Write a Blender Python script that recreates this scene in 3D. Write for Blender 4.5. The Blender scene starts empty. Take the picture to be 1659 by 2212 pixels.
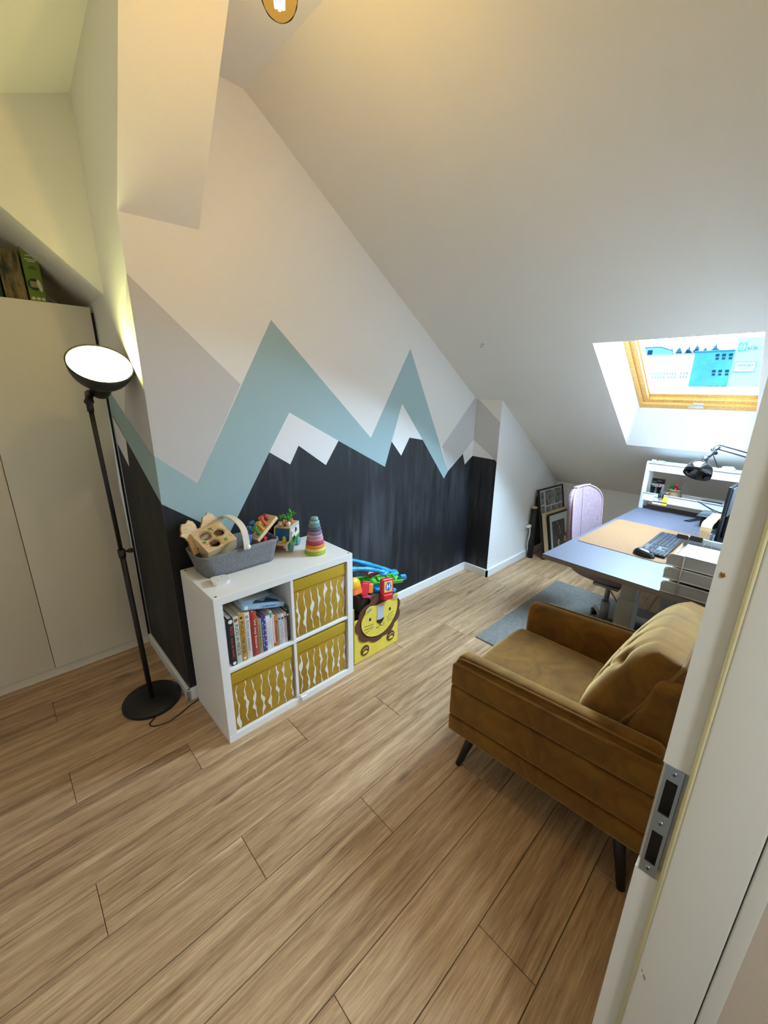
import bpy, bmesh, math, random
from mathutils import Vector as V, Matrix, noise
random.seed(7)
S = bpy.context.scene
COL = S.collection

# ------------------------------------------------------------ camera, world, sun, exposure
cam = bpy.data.cameras.new('camera'); camo = bpy.data.objects.new('camera', cam); COL.objects.link(camo)
cam.sensor_fit = 'HORIZONTAL'; cam.sensor_width = 36.0; cam.lens = 36.0*875.69/1659.0
cam.clip_start = 0.02; cam.clip_end = 600
camo.matrix_world = (Matrix.Translation((0.26486, -1.59138, 1.63175)) @ Matrix.Rotation(-0.767658, 4, 'Z')
                     @ Matrix.Rotation(1.277480, 4, 'X') @ Matrix.Rotation(0.013022, 4, 'Z'))
S.camera = camo
w = bpy.data.worlds.new('sky'); S.world = w; w.use_nodes = True
bg = w.node_tree.nodes['Background']; bg.inputs[0].default_value = (0.60, 0.81, 1.04, 1); bg.inputs[1].default_value = 58.0
sun = bpy.data.lights.new('sun', 'SUN'); sun.energy = 9.0; sun.angle = 0.012; sun.color = (1, .95, .87)
suno = bpy.data.objects.new('sun', sun); COL.objects.link(suno)
suno.rotation_euler = V((.59, -.35, -.70)).to_track_quat('-Z', 'Y').to_euler()
NRM = V((.6705, 0, 1)).normalized()
por = bpy.data.lights.new('skylight_portal', 'AREA'); por.shape = 'RECTANGLE'; por.size = .66; por.size_y = 1.2
por.cycles.is_portal = True
poro = bpy.data.objects.new('skylight_portal', por); COL.objects.link(poro)
S.view_settings.view_transform = 'Standard'; S.view_settings.look = 'None'
S.view_settings.gamma = 1.0; S.view_settings.use_curve_mapping = False
S.view_settings.exposure = 0.42
BULB_W, LAMP_E, HALL_FILL_E = 9.2, 20.0, 66.0

# ------------------------------------------------------------ helpers
def lin(c):
    return tuple(((x/255)/12.92 if x/255 <= .04045 else ((x/255+.055)/1.055)**2.4) for x in c)
MATS = {}
def mat(name, rgb, rough=.5, metal=0., var=0., vscale=8., bump=0., bscale=60., sheen=0., emit=0., stretch=None, spec=.5, var2=None):
    if name in MATS: return MATS[name]
    m = bpy.data.materials.new(name); MATS[name] = m; m.use_nodes = True
    nt = m.node_tree; p = nt.nodes['Principled BSDF']; L = nt.links.new
    c = lin(rgb); p.inputs['Base Color'].default_value = (*c, 1)
    p.inputs['Roughness'].default_value = rough; p.inputs['Metallic'].default_value = metal
    p.inputs['Specular IOR Level'].default_value = spec
    if sheen:
        p.inputs['Sheen Weight'].default_value = sheen; p.inputs['Sheen Roughness'].default_value = .35
        p.inputs['Sheen Tint'].default_value = (*[min(1, x*2.5+.1) for x in c], 1)
    if emit:
        p.inputs['Emission Color'].default_value = (*c, 1); p.inputs['Emission Strength'].default_value = emit
    if var or bump:
        tc = nt.nodes.new('ShaderNodeTexCoord'); src = tc.outputs['Object']
        if stretch:
            mp = nt.nodes.new('ShaderNodeMapping'); mp.inputs['Scale'].default_value = stretch; L(src, mp.inputs[0]); src = mp.outputs[0]
    if var:
        n = nt.nodes.new('ShaderNodeTexNoise'); n.inputs['Scale'].default_value = vscale; n.inputs['Detail'].default_value = 5
        L(src, n.inputs['Vector'])
        r = nt.nodes.new('ShaderNodeValToRGB'); e = r.color_ramp.elements
        e[0].position = .33; e[1].position = .67
        c2 = lin(var2) if var2 else tuple(min(1, x*(1+var)) for x in c)
        e[0].color = (*[x*(1-var) for x in c], 1); e[1].color = (*c2, 1)
        L(n.outputs['Fac'], r.inputs[0]); L(r.outputs[0], p.inputs['Base Color'])
    if bump:
        n2 = nt.nodes.new('ShaderNodeTexNoise'); n2.inputs['Scale'].default_value = bscale; n2.inputs['Detail'].default_value = 3
        L(src, n2.inputs['Vector'])
        b = nt.nodes.new('ShaderNodeBump'); b.inputs['Strength'].default_value = bump; b.inputs['Distance'].default_value = .004
        L(n2.outputs['Fac'], b.inputs['Height']); L(b.outputs[0], p.inputs['Normal'])
    return m
def glassy(name, rgb, gloss=.12, rough=.02):
    """thin see-through sheet: transparent tint with a reflective coat"""
    m = bpy.data.materials.new(name); MATS[name] = m; m.use_nodes = True; nt = m.node_tree; nt.nodes.clear(); L = nt.links.new
    o = nt.nodes.new('ShaderNodeOutputMaterial'); mx = nt.nodes.new('ShaderNodeMixShader')
    t = nt.nodes.new('ShaderNodeBsdfTransparent'); t.inputs[0].default_value = (*lin(rgb), 1)
    g = nt.nodes.new('ShaderNodeBsdfGlossy'); g.inputs['Roughness'].default_value = rough
    f = nt.nodes.new('ShaderNodeLayerWeight'); f.inputs[0].default_value = gloss
    L(f.outputs['Fresnel'], mx.inputs[0]); L(t.outputs[0], mx.inputs[1]); L(g.outputs[0], mx.inputs[2]); L(mx.outputs[0], o.inputs[0])
    return m

class MB:
    def __init__(s): s.v = []; s.f = []; s.mi = []; s.sm = []
    def add(s, vs, fs, mi=0, sm=False, T=None):
        o = len(s.v)
        for p in vs:
            p = V(p); s.v.append(T @ p if T else p)
        for f in fs: s.f.append([o+i for i in f]); s.mi.append(mi); s.sm.append(sm)
        return s
    def box(s, lo, hi, bev=0., seg=2, mi=0, T=None, fn=None):
        lo = V(lo); hi = V(hi)
        bm = bmesh.new(); bmesh.ops.create_cube(bm, size=1)
        for q in bm.verts: q.co = V([lo[i]+(q.co[i]+.5)*(hi[i]-lo[i]) for i in range(3)])
        if bev: bmesh.ops.bevel(bm, geom=bm.edges[:], offset=bev, segments=seg, profile=.5, affect='EDGES', clamp_overlap=True)
        bm.verts.index_update()
        vs = [fn(q.co.copy()) if fn else q.co.copy() for q in bm.verts]
        s.add(vs, [[q.index for q in f.verts] for f in bm.faces], mi, bool(bev) and seg > 1, T); bm.free(); return s
    def cyl(s, a, b, r0, r1=None, n=16, mi=0, T=None, sm=True, cap=True):
        a = V(a); b = V(b); r1 = r0 if r1 is None else r1
        z = (b-a).normalized(); x = z.orthogonal().normalized(); y = z.cross(x)
        ri = [a+r0*(math.cos(t)*x+math.sin(t)*y) for t in [2*math.pi*i/n for i in range(n)]]
        rj = [b+r1*(math.cos(t)*x+math.sin(t)*y) for t in [2*math.pi*i/n for i in range(n)]]
        s.add(ri+rj, [[i, (i+1) % n, n+(i+1) % n, n+i] for i in range(n)], mi, sm, T)
        if cap: s.add(ri, [list(range(n))[::-1]], mi, False, T); s.add(rj, [list(range(n))], mi, False, T)
        return s
    def tube(s, pts, r, n=8, mi=0, closed=False, T=None, sub=0):
        P = [V(p) for p in pts]
        if sub: P = smooth_path(P, sub, closed)
        m = len(P); vs = []; pr = None
        for i, p in enumerate(P):
            t = (P[(i+1) % m]-P[i-1]) if closed else (P[min(i+1, m-1)]-P[max(i-1, 0)])
            t = t.normalized() if t.length > 1e-9 else V((0, 0, 1))
            x = (pr - t*pr.dot(t)) if pr else t.orthogonal()
            if x.length < 1e-6: x = t.orthogonal()
            x.normalize(); pr = x; y = t.cross(x); rr = r[i] if isinstance(r, (list, tuple)) else r
            vs += [p+rr*(math.cos(2*math.pi*k/n)*x+math.sin(2*math.pi*k/n)*y) for k in range(n)]
        fs = []
        for i in range(m if closed else m-1):
            j = (i+1) % m
            fs += [[i*n+k, i*n+(k+1) % n, j*n+(k+1) % n, j*n+k] for k in range(n)]
        if not closed: fs += [list(range(n))[::-1], [(m-1)*n+k for k in range(n)]]
        return s.add(vs, fs, mi, True, T)
    def lathe(s, prof, n=24, mi=0, T=None, sm=True, close=False):
        vs = []; fs = []; m = len(prof)
        for (r, z) in prof:
            vs += [(r*math.cos(2*math.pi*k/n), r*math.sin(2*math.pi*k/n), z) for k in range(n)]
        for i in range(m if close else m-1):
            j = (i+1) % m
            fs += [[i*n+k, i*n+(k+1) % n, j*n+(k+1) % n, j*n+k] for k in range(n)]
        return s.add(vs, fs, mi, sm, T)
    def prism(s, poly, o, ex, ey, depth, mi=0, T=None, mi_side=None):
        o = V(o); ex = V(ex); ey = V(ey); nz = ex.cross(ey).normalized()
        a = sum(poly[i][0]*poly[(i+1) % len(poly)][1]-poly[(i+1) % len(poly)][0]*poly[i][1] for i in range(len(poly)))
        if a < 0: poly = poly[::-1]
        n = len(poly); f = [o+ex*p[0]+ey*p[1]+nz*depth for p in poly]; b = [o+ex*p[0]+ey*p[1] for p in poly]
        s.add(f, [list(range(n))], mi, False, T); s.add(b, [list(range(n))[::-1]], mi, False, T)
        s.add(b+f, [[i, (i+1) % n, n+(i+1) % n, n+i] for i in range(n)], mi if mi_side is None else mi_side, False, T)
        return s
    def quad(s, pts, mi=0, T=None): return s.add(pts, [list(range(len(pts)))], mi, False, T)
def smooth_path(P, sub, closed=False):
    out = []; m = len(P)
    for i in range(m if closed else m-1):
        p0 = P[(i-1) % m] if closed or i > 0 else P[0]*2-P[1]
        p1 = P[i]; p2 = P[(i+1) % m]; p3 = P[(i+2) % m] if closed or i+2 < m else P[-1]*2-P[-2]
        for k in range(sub):
            t = k/sub
            out.append(.5*((2*p1)+(p2-p0)*t+(2*p0-5*p1+4*p2-p3)*t*t+(3*p1-p0-3*p2+p3)*t**3))
    if not closed: out.append(P[-1])
    return out
def rrect(x0, y0, x1, y1, r, n=5):
    out = []
    for cx, cy, a in ((x1-r, y0+r, -90), (x1-r, y1-r, 0), (x0+r, y1-r, 90), (x0+r, y0+r, 180)):
        for k in range(n+1):
            t = math.radians(a+90*k/n); out.append((cx+r*math.cos(t), cy+r*math.sin(t)))
    return out
def ellipse(cx, cy, rx, ry, n=20, rot=0):
    c, s_ = math.cos(rot), math.sin(rot)
    return [(cx+rx*math.cos(t)*c-ry*math.sin(t)*s_, cy+rx*math.cos(t)*s_+ry*math.sin(t)*c) for t in [2*math.pi*i/n for i in range(n)]]
ORG = {}
def part(name, mb, mats, parent=None, label=None, wn=False, structure=False, kind=None, keep=False):
    mats = mats if isinstance(mats, (list, tuple)) else [mats]
    me = bpy.data.meshes.new(name); c = V((0, 0, 0))
    if not structure and not keep and mb.v:
        xs = [p.x for p in mb.v]; ys = [p.y for p in mb.v]; zs = [p.z for p in mb.v]
        c = V(((min(xs)+max(xs))/2, (min(ys)+max(ys))/2, min(zs)))
    me.from_pydata([tuple(p-c) for p in mb.v], [], mb.f)
    for m in mats: me.materials.append(m)
    me.polygons.foreach_set('material_index', mb.mi); me.polygons.foreach_set('use_smooth', mb.sm); me.update()
    bm = bmesh.new(); bm.from_mesh(me); bmesh.ops.remove_doubles(bm, verts=bm.verts[:], dist=1e-6) if not structure else None
    bmesh.ops.recalc_face_normals(bm, faces=bm.faces[:]) if not structure else None
    bm.to_mesh(me); bm.free()
    o = bpy.data.objects.new(name, me); COL.objects.link(o); o.location = c; ORG[o.name] = c
    if parent is not None:
        o.parent = parent; o.matrix_parent_inverse = Matrix.Translation(-ORG[parent.name])
    if label: o['label'] = label
    if kind: o['kind'] = kind
    elif structure and parent is None: o['kind'] = 'structure'
    if wn:
        md = o.modifiers.new('normals', 'WEIGHTED_NORMAL'); md.keep_sharp = True
    return o
def tag(o, label, cat, group=None):
    o['label'] = label; o['category'] = cat
    if group: o['group'] = group
    return o
def thing(name, label, cat, loc, group=None):
    o = bpy.data.objects.new(name, None); COL.objects.link(o); o.location = loc; ORG[o.name] = V(loc)
    o.empty_display_size = .05
    return tag(o, label, cat, group)
def struct(name, mb, mats, parent=None): return part(name, mb, mats, parent, structure=True)
def text(name, body, size, m, parent, T, width=None, ext=.0004, offset=0.0, label=None, align='CENTER'):
    cu = bpy.data.curves.new('t', 'FONT'); cu.body = body; cu.size = size; cu.align_x = align; cu.align_y = 'CENTER'
    cu.extrude = ext; cu.offset = offset; cu.resolution_u = 2
    ob = bpy.data.objects.new('t', cu); COL.objects.link(ob)
    me = bpy.data.meshes.new_from_object(ob.evaluated_get(bpy.context.evaluated_depsgraph_get()))
    vs = [q.co.copy() for q in me.vertices]; fs = [list(p.vertices) for p in me.polygons]
    bpy.data.objects.remove(ob); bpy.data.curves.remove(cu)
    if width and vs:
        x0 = min(q.x for q in vs); x1 = max(q.x for q in vs); k = width/max(1e-6, x1-x0); vs = [V((q.x*k, q.y, q.z)) for q in vs]
    return part(name, MB().add(vs, fs, 0, False, T), m, parent, label=label)
def frame(o, ex, ey):
    ex = V(ex).normalized(); ey = V(ey); ey = (ey-ex*ey.dot(ex)).normalized(); ez = ex.cross(ey)
    return Matrix(((ex.x, ey.x, ez.x, o[0]), (ex.y, ey.y, ez.y, o[1]), (ex.z, ey.z, ez.z, o[2]), (0, 0, 0, 1)))

# ------------------------------------------------------------ materials of the setting
paint = mat('white_wall_paint', (241, 238, 235), .7, bump=.08, bscale=220)
ceil_p = mat('ceiling_paint', (239, 234, 226), .75, bump=.08, bscale=220)
grey_p = mat('pale_grey_mural_paint', (206, 203, 203), .65, bump=.05, bscale=200)
teal_p = mat('teal_mural_paint', (162, 188, 192), .65, bump=.05, bscale=200)
snow_p = mat('snow_white_mural_paint', (240, 239, 240), .65, bump=.05, bscale=200)
white_l = mat('white_lacquer', (232, 230, 226), .35)
trim_w = mat('white_trim_paint', (234, 233, 230), .4)
black_m = mat('matt_black_metal', (17, 17, 18), .5)
black_pl = mat('black_plastic', (18, 19, 22), .4)
chrome = mat('brushed_steel', (168, 178, 182), .3, 1.0, bump=.03, bscale=300)
pine = mat('orange_pine', (216, 160, 82), .45, var=.14, vscale=9, stretch=(2, 14, 14), var2=(228, 178, 104))
def chalkboard():
    m = bpy.data.materials.new('chalkboard_paint'); m.use_nodes = True; nt = m.node_tree; p = nt.nodes['Principled BSDF']; L = nt.links.new
    p.inputs['Roughness'].default_value = .62
    tc = nt.nodes.new('ShaderNodeTexCoord'); mp = nt.nodes.new('ShaderNodeMapping'); mp.inputs['Scale'].default_value = (9, 9, .8)
    n = nt.nodes.new('ShaderNodeTexNoise'); n.inputs['Scale'].default_value = 2.2; n.inputs['Detail'].default_value = 7; n.inputs['Roughness'].default_value = .62
    L(tc.outputs['Object'], mp.inputs[0]); L(mp.outputs[0], n.inputs['Vector'])
    n2 = nt.nodes.new('ShaderNodeTexNoise'); n2.inputs['Scale'].default_value = 1.6; n2.inputs['Detail'].default_value = 2; L(tc.outputs['Object'], n2.inputs['Vector'])
    mu = nt.nodes.new('ShaderNodeMath'); mu.operation = 'MULTIPLY'; L(n.outputs['Fac'], mu.inputs[0]); L(n2.outputs['Fac'], mu.inputs[1])
    r = nt.nodes.new('ShaderNodeValToRGB'); e = r.color_ramp.elements
    e[0].position = .22; e[0].color = (*lin((17, 19, 24)), 1); e[1].position = .46; e[1].color = (*lin((66, 69, 77)), 1)
    L(mu.outputs[0], r.inputs[0]); L(r.outputs[0], p.inputs['Base Color']); return m
chalk = chalkboard()
def laminate():
    m = bpy.data.materials.new('oak_laminate'); m.use_nodes = True; nt = m.node_tree; p = nt.nodes['Principled BSDF']; L = nt.links.new
    N = nt.nodes.new
    tc = N('ShaderNodeTexCoord'); oi = N('ShaderNodeObjectInfo')
    cmb = N('ShaderNodeCombineXYZ'); ml = N('ShaderNodeMath'); ml.operation = 'MULTIPLY'; ml.inputs[1].default_value = 37.0
    L(oi.outputs['Random'], ml.inputs[0]); L(ml.outputs[0], cmb.inputs[0]); L(ml.outputs[0], cmb.inputs[1])
    ad = N('ShaderNodeVectorMath'); ad.operation = 'ADD'; L(tc.outputs['Object'], ad.inputs[0]); L(cmb.outputs[0], ad.inputs[1])
    def noise_(sc, scale, det, rough=.55, dist=0.):
        mp = N('ShaderNodeMapping'); mp.inputs['Scale'].default_value = sc; L(ad.outputs[0], mp.inputs[0])
        n = N('ShaderNodeTexNoise'); n.inputs['Scale'].default_value = scale; n.inputs['Detail'].default_value = det
        n.inputs['Roughness'].default_value = rough; n.inputs['Distortion'].default_value = dist; L(mp.outputs[0], n.inputs['Vector']); return n.outputs['Fac']
    broad = noise_((.55, 15, 1), 1.6, 4, .5, .9)
    fine = noise_((3.2, 62, 1), 2.6, 6, .68, .6)
    cath = noise_((1.0, 7, 1), 1.0, 1, .4, .3)
    mu = N('ShaderNodeMath'); mu.operation = 'MULTIPLY'; mu.inputs[1].default_value = 46; L(cath, mu.inputs[0])
    sn = N('ShaderNodeMath'); sn.operation = 'SINE'; L(mu.outputs[0], sn.inputs[0])
    s1 = N('ShaderNodeMath'); s1.operation = 'MULTIPLY_ADD'; s1.inputs[1].default_value = .022; L(sn.outputs[0], s1.inputs[0])
    bh0 = N('ShaderNodeMath'); bh0.operation = 'MULTIPLY'; bh0.inputs[1].default_value = .55; L(broad, bh0.inputs[0]); L(bh0.outputs[0], s1.inputs[2])
    s2 = N('ShaderNodeMath'); s2.operation = 'MULTIPLY_ADD'; s2.inputs[1].default_value = .62; L(fine, s2.inputs[0]); L(s1.outputs[0], s2.inputs[2])
    s3 = N('ShaderNodeMath'); s3.operation = 'MULTIPLY_ADD'; s3.inputs[1].default_value = .07; L(oi.outputs['Random'], s3.inputs[0]); L(s2.outputs[0], s3.inputs[2])
    r = N('ShaderNodeValToRGB'); e = r.color_ramp.elements
    e[0].position = .45; e[0].color = (*lin((129, 96, 69)), 1); e[1].position = .80; e[1].color = (*lin((211, 178, 140)), 1)
    k = e.new(.56); k.color = (*lin((163, 130, 96)), 1); k = e.new(.66); k.color = (*lin((184, 150, 113)), 1)
    L(s3.outputs[0], r.inputs[0])
    # sparse dark knots
    mpk = N('ShaderNodeMapping'); mpk.inputs['Scale'].default_value = (2.2, 6.5, 1); L(ad.outputs[0], mpk.inputs[0])
    vo = N('ShaderNodeTexVoronoi'); vo.inputs['Scale'].default_value = 1.0; L(mpk.outputs[0], vo.inputs['Vector'])
    kr = N('ShaderNodeValToRGB'); kr.color_ramp.elements[0].color = (.42, .36, .33, 1); kr.color_ramp.elements[1].color = (1, 1, 1, 1)
    kr.color_ramp.elements[0].position = .02; kr.color_ramp.elements[1].position = .13; L(vo.outputs['Distance'], kr.inputs[0])
    mx = N('ShaderNodeMix'); mx.data_type = 'RGBA'; mx.blend_type = 'MULTIPLY'; mx.inputs[0].default_value = .8
    L(r.outputs[0], mx.inputs[6]); L(kr.outputs[0], mx.inputs[7]); L(mx.outputs[2], p.inputs['Base Color'])
    p.inputs['Roughness'].default_value = .42
    b = N('ShaderNodeBump'); b.inputs['Strength'].default_value = .12; b.inputs['Distance'].default_value = .002; L(fine, b.inputs['Height']); L(b.outputs[0], p.inputs['Normal'])
    return m
oak = laminate()
joint_m = mat('dark_plank_joint', (44, 32, 22), .8)

# ------------------------------------------------------------ room shell
YB, XL, XR, YO, XK, YF, ZC = .444, .7815, 3.306, .198, 4.577, -1.545, 2.875
X0 = -.75; XS = 1.348
def zs(x): return ZC-.6705*(x-XS)
def SP(x, y, o=0.): return V((x, y, zs(x)))+NRM*o
poro.matrix_world = Matrix.Translation(SP(3.12, -.997, .30)) @ Matrix(((0, -NRM.z, NRM.x, 0), (1, 0, 0, 0), (0, NRM.x, NRM.z, 0), (0, 0, 0, 1)))

fl = struct('floor', MB().box((X0-.1, -3.2, -.06), (XK+.1, 1.8, -.0035)), joint_m)
PW, PLN = .1934, 1.30
def plank_mesh(l, wd):
    b = .0016; x, y = l/2-.0008, wd/2-.0008
    me = bpy.data.meshes.new('plank')
    vs = [(-x, -y, -.006), (x, -y, -.006), (x, y, -.006), (-x, y, -.006), (-x, -y, -b), (x, -y, -b), (x, y, -b), (-x, y, -b),
          (-x+b, -y+b, 0), (x-b, -y+b, 0), (x-b, y-b, 0), (-x+b, y-b, 0)]
    fs = [(8, 9, 10, 11)]+[(i, (i+1) % 4, 4+(i+1) % 4, 4+i) for i in range(4)]+[(4+i, 4+(i+1) % 4, 8+(i+1) % 4, 8+i) for i in range(4)]
    me.from_pydata(vs, [], fs); me.materials.append(oak); me.update(); return me
plank_cache = {}
for k in range(-5, 10):
    y1 = .3525-k*PW; y0 = y1-PW; y0 = max(y0, YF-.13)
    xj = .231+.4305*(k % 3)-PLN*4
    while xj < XK:
        a, b = max(xj, X0), min(xj+PLN, XK)
        if b-a > .03:
            key = (round(b-a, 3), round(y1-y0, 3))
            if key not in plank_cache: plank_cache[key] = plank_mesh(*key)
            o = bpy.data.objects.new('plank', plank_cache[key]); COL.objects.link(o)
            o.location = ((a+b)/2, (y0+y1)/2, 0); o.parent = fl
        xj += PLN

def W2(pts, Y): return [(x, Y, z) for x, z in pts]
# mural wall with its coats of paint
BX0, BX1, BZ = XL, 1.09, 2.277
mb = MB()
mb.quad(W2([(XL, 0), (XR, 0), (XR, zs(XR)), (XS, ZC), (XL, ZC)], YB), 0)
GL = [(XL, 2.064), (1.219, 1.648), (.954, 1.179), (XL, 1.332)]
TE = [(XL, 1.332), (.954, 1.179), (1.41, 1.965), (2.098, 1.322), (2.461, 1.904), (2.965, .987), (2.913, .931), (2.627, 1.27), (2.392, 1.539),
      (2.295, 1.282), (2.232, 1.11), (1.826, 1.322), (1.488, 1.503), (1.35, 1.295), (1.08, .878), (XL, 1.105)]
W1 = [(1.488, 1.503), (1.826, 1.322), (1.725, 1.181), (1.537, 1.316), (1.476, 1.214), (1.35, 1.295)]
W2_ = [(2.392, 1.539), (2.627, 1.27), (2.479, 1.297), (2.395, 1.173), (2.295, 1.282)]
GR = [(2.866, 1.198), (3.288, 1.582), (XR, 1.566), (XR, 1.223), (3.16, 1.114), (2.965, .987)]
W3 = [(3.16, 1.114), (XR, 1.223), (XR, 1.081), (3.198, 1.016)]
BK = [(XL, 0), (XL, 1.105), (1.08, .878), (1.35, 1.295), (1.476, 1.214), (1.537, 1.316), (1.725, 1.181), (1.826, 1.322), (2.232, 1.11), (2.295, 1.282),
      (2.395, 1.173), (2.479, 1.297), (2.627, 1.27), (2.913, .931), (2.965, .987), (3.16, 1.114), (3.198, 1.016), (XR, 1.081), (XR, 0)]
for pl, mi in ((GL, 1), (TE, 2), (W1, 3), (W2_, 3), (GR, 1), (W3, 3), (BK, 4)): mb.quad(W2(pl, YB-.0006), mi)
struct('wall_back', mb, [paint, grey_p, teal_p, snow_p, chalk])
# side of the pillar, towards the wardrobe
def A2(pts, X): return [(X, y, z) for y, z in pts]
mb = MB()
mb.quad(A2([(YB, 0), (1.75, 0), (1.75, 2.9), (-.02, 2.9), (-.02, ZC), (YB, BZ)], XL), 0)
e = XL-.0006
mb.quad(A2([(YB, 2.064), (.86, 1.50), (YB, 1.326)], e), 1)
mb.quad(A2([(YB, 1.326), (1.15, 1.617), (1.15, 1.478), (YB, 1.107)], e), 2)
mb.quad(A2([(YB, 0), (YB, 1.107), (1.15, 1.478), (1.15, 0)], e), 4)
mb.quad(A2([(1.15, 1.468), (.925, 1.356), (.955, 1.209), (1.15, 1.32)], e-.0004), 3)
struct('wall_left', mb, [paint, grey_p, teal_p, snow_p, chalk])
# boxed sloping soffit that drops from the ceiling to the mural wall
sof = MB()
ys = -.02
sof.quad([(BX0, YB, BZ), (BX1, YB, BZ+.008), (BX1, ys, ZC), (BX0, ys, ZC)])
sof.quad([(BX1, YB, BZ+.008), (BX1, YB, ZC), (BX1, ys, ZC)])
struct('ceiling', sof, ceil_p)
# flat ridge ceiling, left bay, right slope with the skylight hole
c2 = MB(); c2.quad([(XL, YF-.1, ZC), (XS, YF-.1, ZC), (XS, YB+.02, ZC), (XL, YB+.02, ZC)]); struct('ceiling', c2, ceil_p)
def zl(x, y): return ZC+.41*(x-XL)-.126*max(0, y-.40)
c3 = MB(); c3.quad([(X0, YF-.1, zl(X0, 0)), (XL, YF-.1, ZC), (XL, .4, ZC), (X0, .4, zl(X0, 0))])
c3.quad([(X0, .4, zl(X0, 0)), (XL, .4, ZC), (XL, 1.78, zl(XL, 1.78)), (X0, 1.78, zl(X0, 1.78))]); struct('ceiling', c3, ceil_p)
HX0, HX1, HY0, HY1 = 2.81, 3.772, -1.352, -.627
c4 = MB()
def slab(x0, x1, y0, y1): c4.add([SP(x0, y0), SP(x1, y0), SP(x1, y1), SP(x0, y1), SP(x0, y0, .18), SP(x1, y0, .18), SP(x1, y1, .18), SP(x0, y1, .18)],
                                 [(0, 1, 2, 3), (7, 6, 5, 4), (0, 4, 5, 1), (1, 5, 6, 2), (2, 6, 7, 3), (3, 7, 4, 0)])
slab(XS, HX0, YF-.1, YB+.03); slab(HX1, XK+.03, YF-.1, YB+.03); slab(HX0, HX1, YF-.1, HY0); slab(HX0, HX1, HY1, YB+.03)
struct('ceiling', c4, ceil_p)
# bulkhead above the wardrobe with its slanting lower edge, and the raking underside behind it
bh = MB(); yb = .885; dz = lambda x: 2.048+.896*(XL-x)
bh.quad(W2([(XL, dz(XL)), (XL, 2.86), (.10, 2.60), (.19, dz(.19))], yb)); struct('wall_bulkhead', bh, ceil_p)
un = MB(); un.quad([(XL, yb, dz(XL)), (.19, yb, dz(.19)), (.19, 1.75, dz(.19)), (XL, 1.75, dz(XL))]); struct('ceiling', un, ceil_p)
# return of the mural wall, outer wall, knee wall
rt = MB(); rt.quad(A2([(YB, 0), (YO, 0), (YO, zs(XR)+.01), (YB, zs(XR)+.01)], XR), 0)
e = XR-.0006
rt.quad(A2([(YB, 1.583), (YO, 1.384), (YO, 1.063), (.218, 1.074), (YB, 1.223)], e), 1)
rt.quad(A2([(YB, 1.223), (.218, 1.074), (YO, 1.066), (YO, 1.056), (YB, 1.081)], e-.0003), 3)
rt.quad(A2([(YB, 0), (YB, 1.081), (.218, 1.074), (YO, 1.058), (YO, 0)], e-.0005), 4)
struct('wall_return', rt, [paint, grey_p, teal_p, snow_p, chalk])
wr = MB(); wr.quad(W2([(XR, 0), (XK, 0), (XK, zs(XK)+.01), (XR, zs(XR)+.01)], YO)); struct('wall_outer', wr, paint)
wk = MB(); wk.quad(A2([(YF-.1, 0), (YO, 0), (YO, zs(XK)+.02), (YF-.1, zs(XK)+.02)], XK)); struct('wall_right', wk, paint)
wl = MB(); wl.quad(A2([(YF-.1, 0), (1.78, 0), (1.78, 2.6), (YF-.1, 2.6)], X0)); wl.quad(W2([(X0, 0), (XL, 0), (XL, 2.9), (X0, 2.9)], 1.75)); struct('wall_alcove', wl, paint)
# front wall with the doorway the photograph is taken from
DX0, DX1 = .03, .865; YH = -1.668
wf = MB()
wf.box((X0-.05, YH, 0), (DX0-.02, YF, 2.95)); wf.box((DX0-.02, YH, 2.06), (DX1+.045, YF, 2.95))
wf.prism([(DX1+.045, 0), (XK+.05, 0), (XK+.05, zs(XK)+.03), (XS, ZC+.05), (DX1+.045, ZC+.05)], (0, YF, 0), (1, 0, 0), (0, 0, 1), YF-YH)
struct('wall_front', wf, paint)
hall_p = mat('hall_wall_beige', (206, 190, 172), .7, bump=.1, bscale=150)
hw = MB(); hw.quad(A2([(YH-.001, 0), (-3.1, 0), (-3.1, 2.6), (YH-.001, 2.6)], DX1+.012)); hw.quad(A2([(YH, 0), (-3.1, 0), (-3.1, 2.6), (YH, 2.6)], -.7))
hw.quad(W2([(-.7, 0), (1, 0), (1, 2.6), (-.7, 2.6)], -3.1)); struct('wall_hall', hw, hall_p)
hc = MB(); hc.quad([(-.75, -3.15, 2.55), (1, -3.15, 2.55), (1, YH+.02, 2.55), (-.75, YH+.02, 2.55)]); struct('ceiling', hc, ceil_p)
# baseboards
def board(name, a, b, h=.068, t=.015, inward=(0, -1)):
    a = V((*a, 0)); b = V((*b, 0)); d = (b-a).normalized(); n = V((*inward, 0))
    m = MB(); prof = [(0, 0), (t, 0), (t, h-.004), (t-.004, h), (0, h)]
    vs = [a+n*p+V((0, 0, q)) for p, q in prof]+[b+n*p+V((0, 0, q)) for p, q in prof]
    m.add(vs, [[i, (i+1) % 5, 5+(i+1) % 5, 5+i] for i in range(5)]+[[4, 3, 2, 1, 0], [5, 6, 7, 8, 9]])
    bm_ = struct(name, m, trim_w); return bm_
board('baseboard_back', (XL-.015, YB), (XR, YB))
board('baseboard_left', (XL, 1.15), (XL, YB-.015), inward=(-1, 0))
board('baseboard_return', (XR, YB), (XR, YO-.015), inward=(-1, 0))
board('baseboard_outer', (XR-.015, YO), (XK, YO))
board('baseboard_right', (XK, YO), (XK, YF), inward=(-1, 0))
board('baseboard_front', (DX1+.06, YF), (XK, YF), inward=(0, 1))

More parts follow.
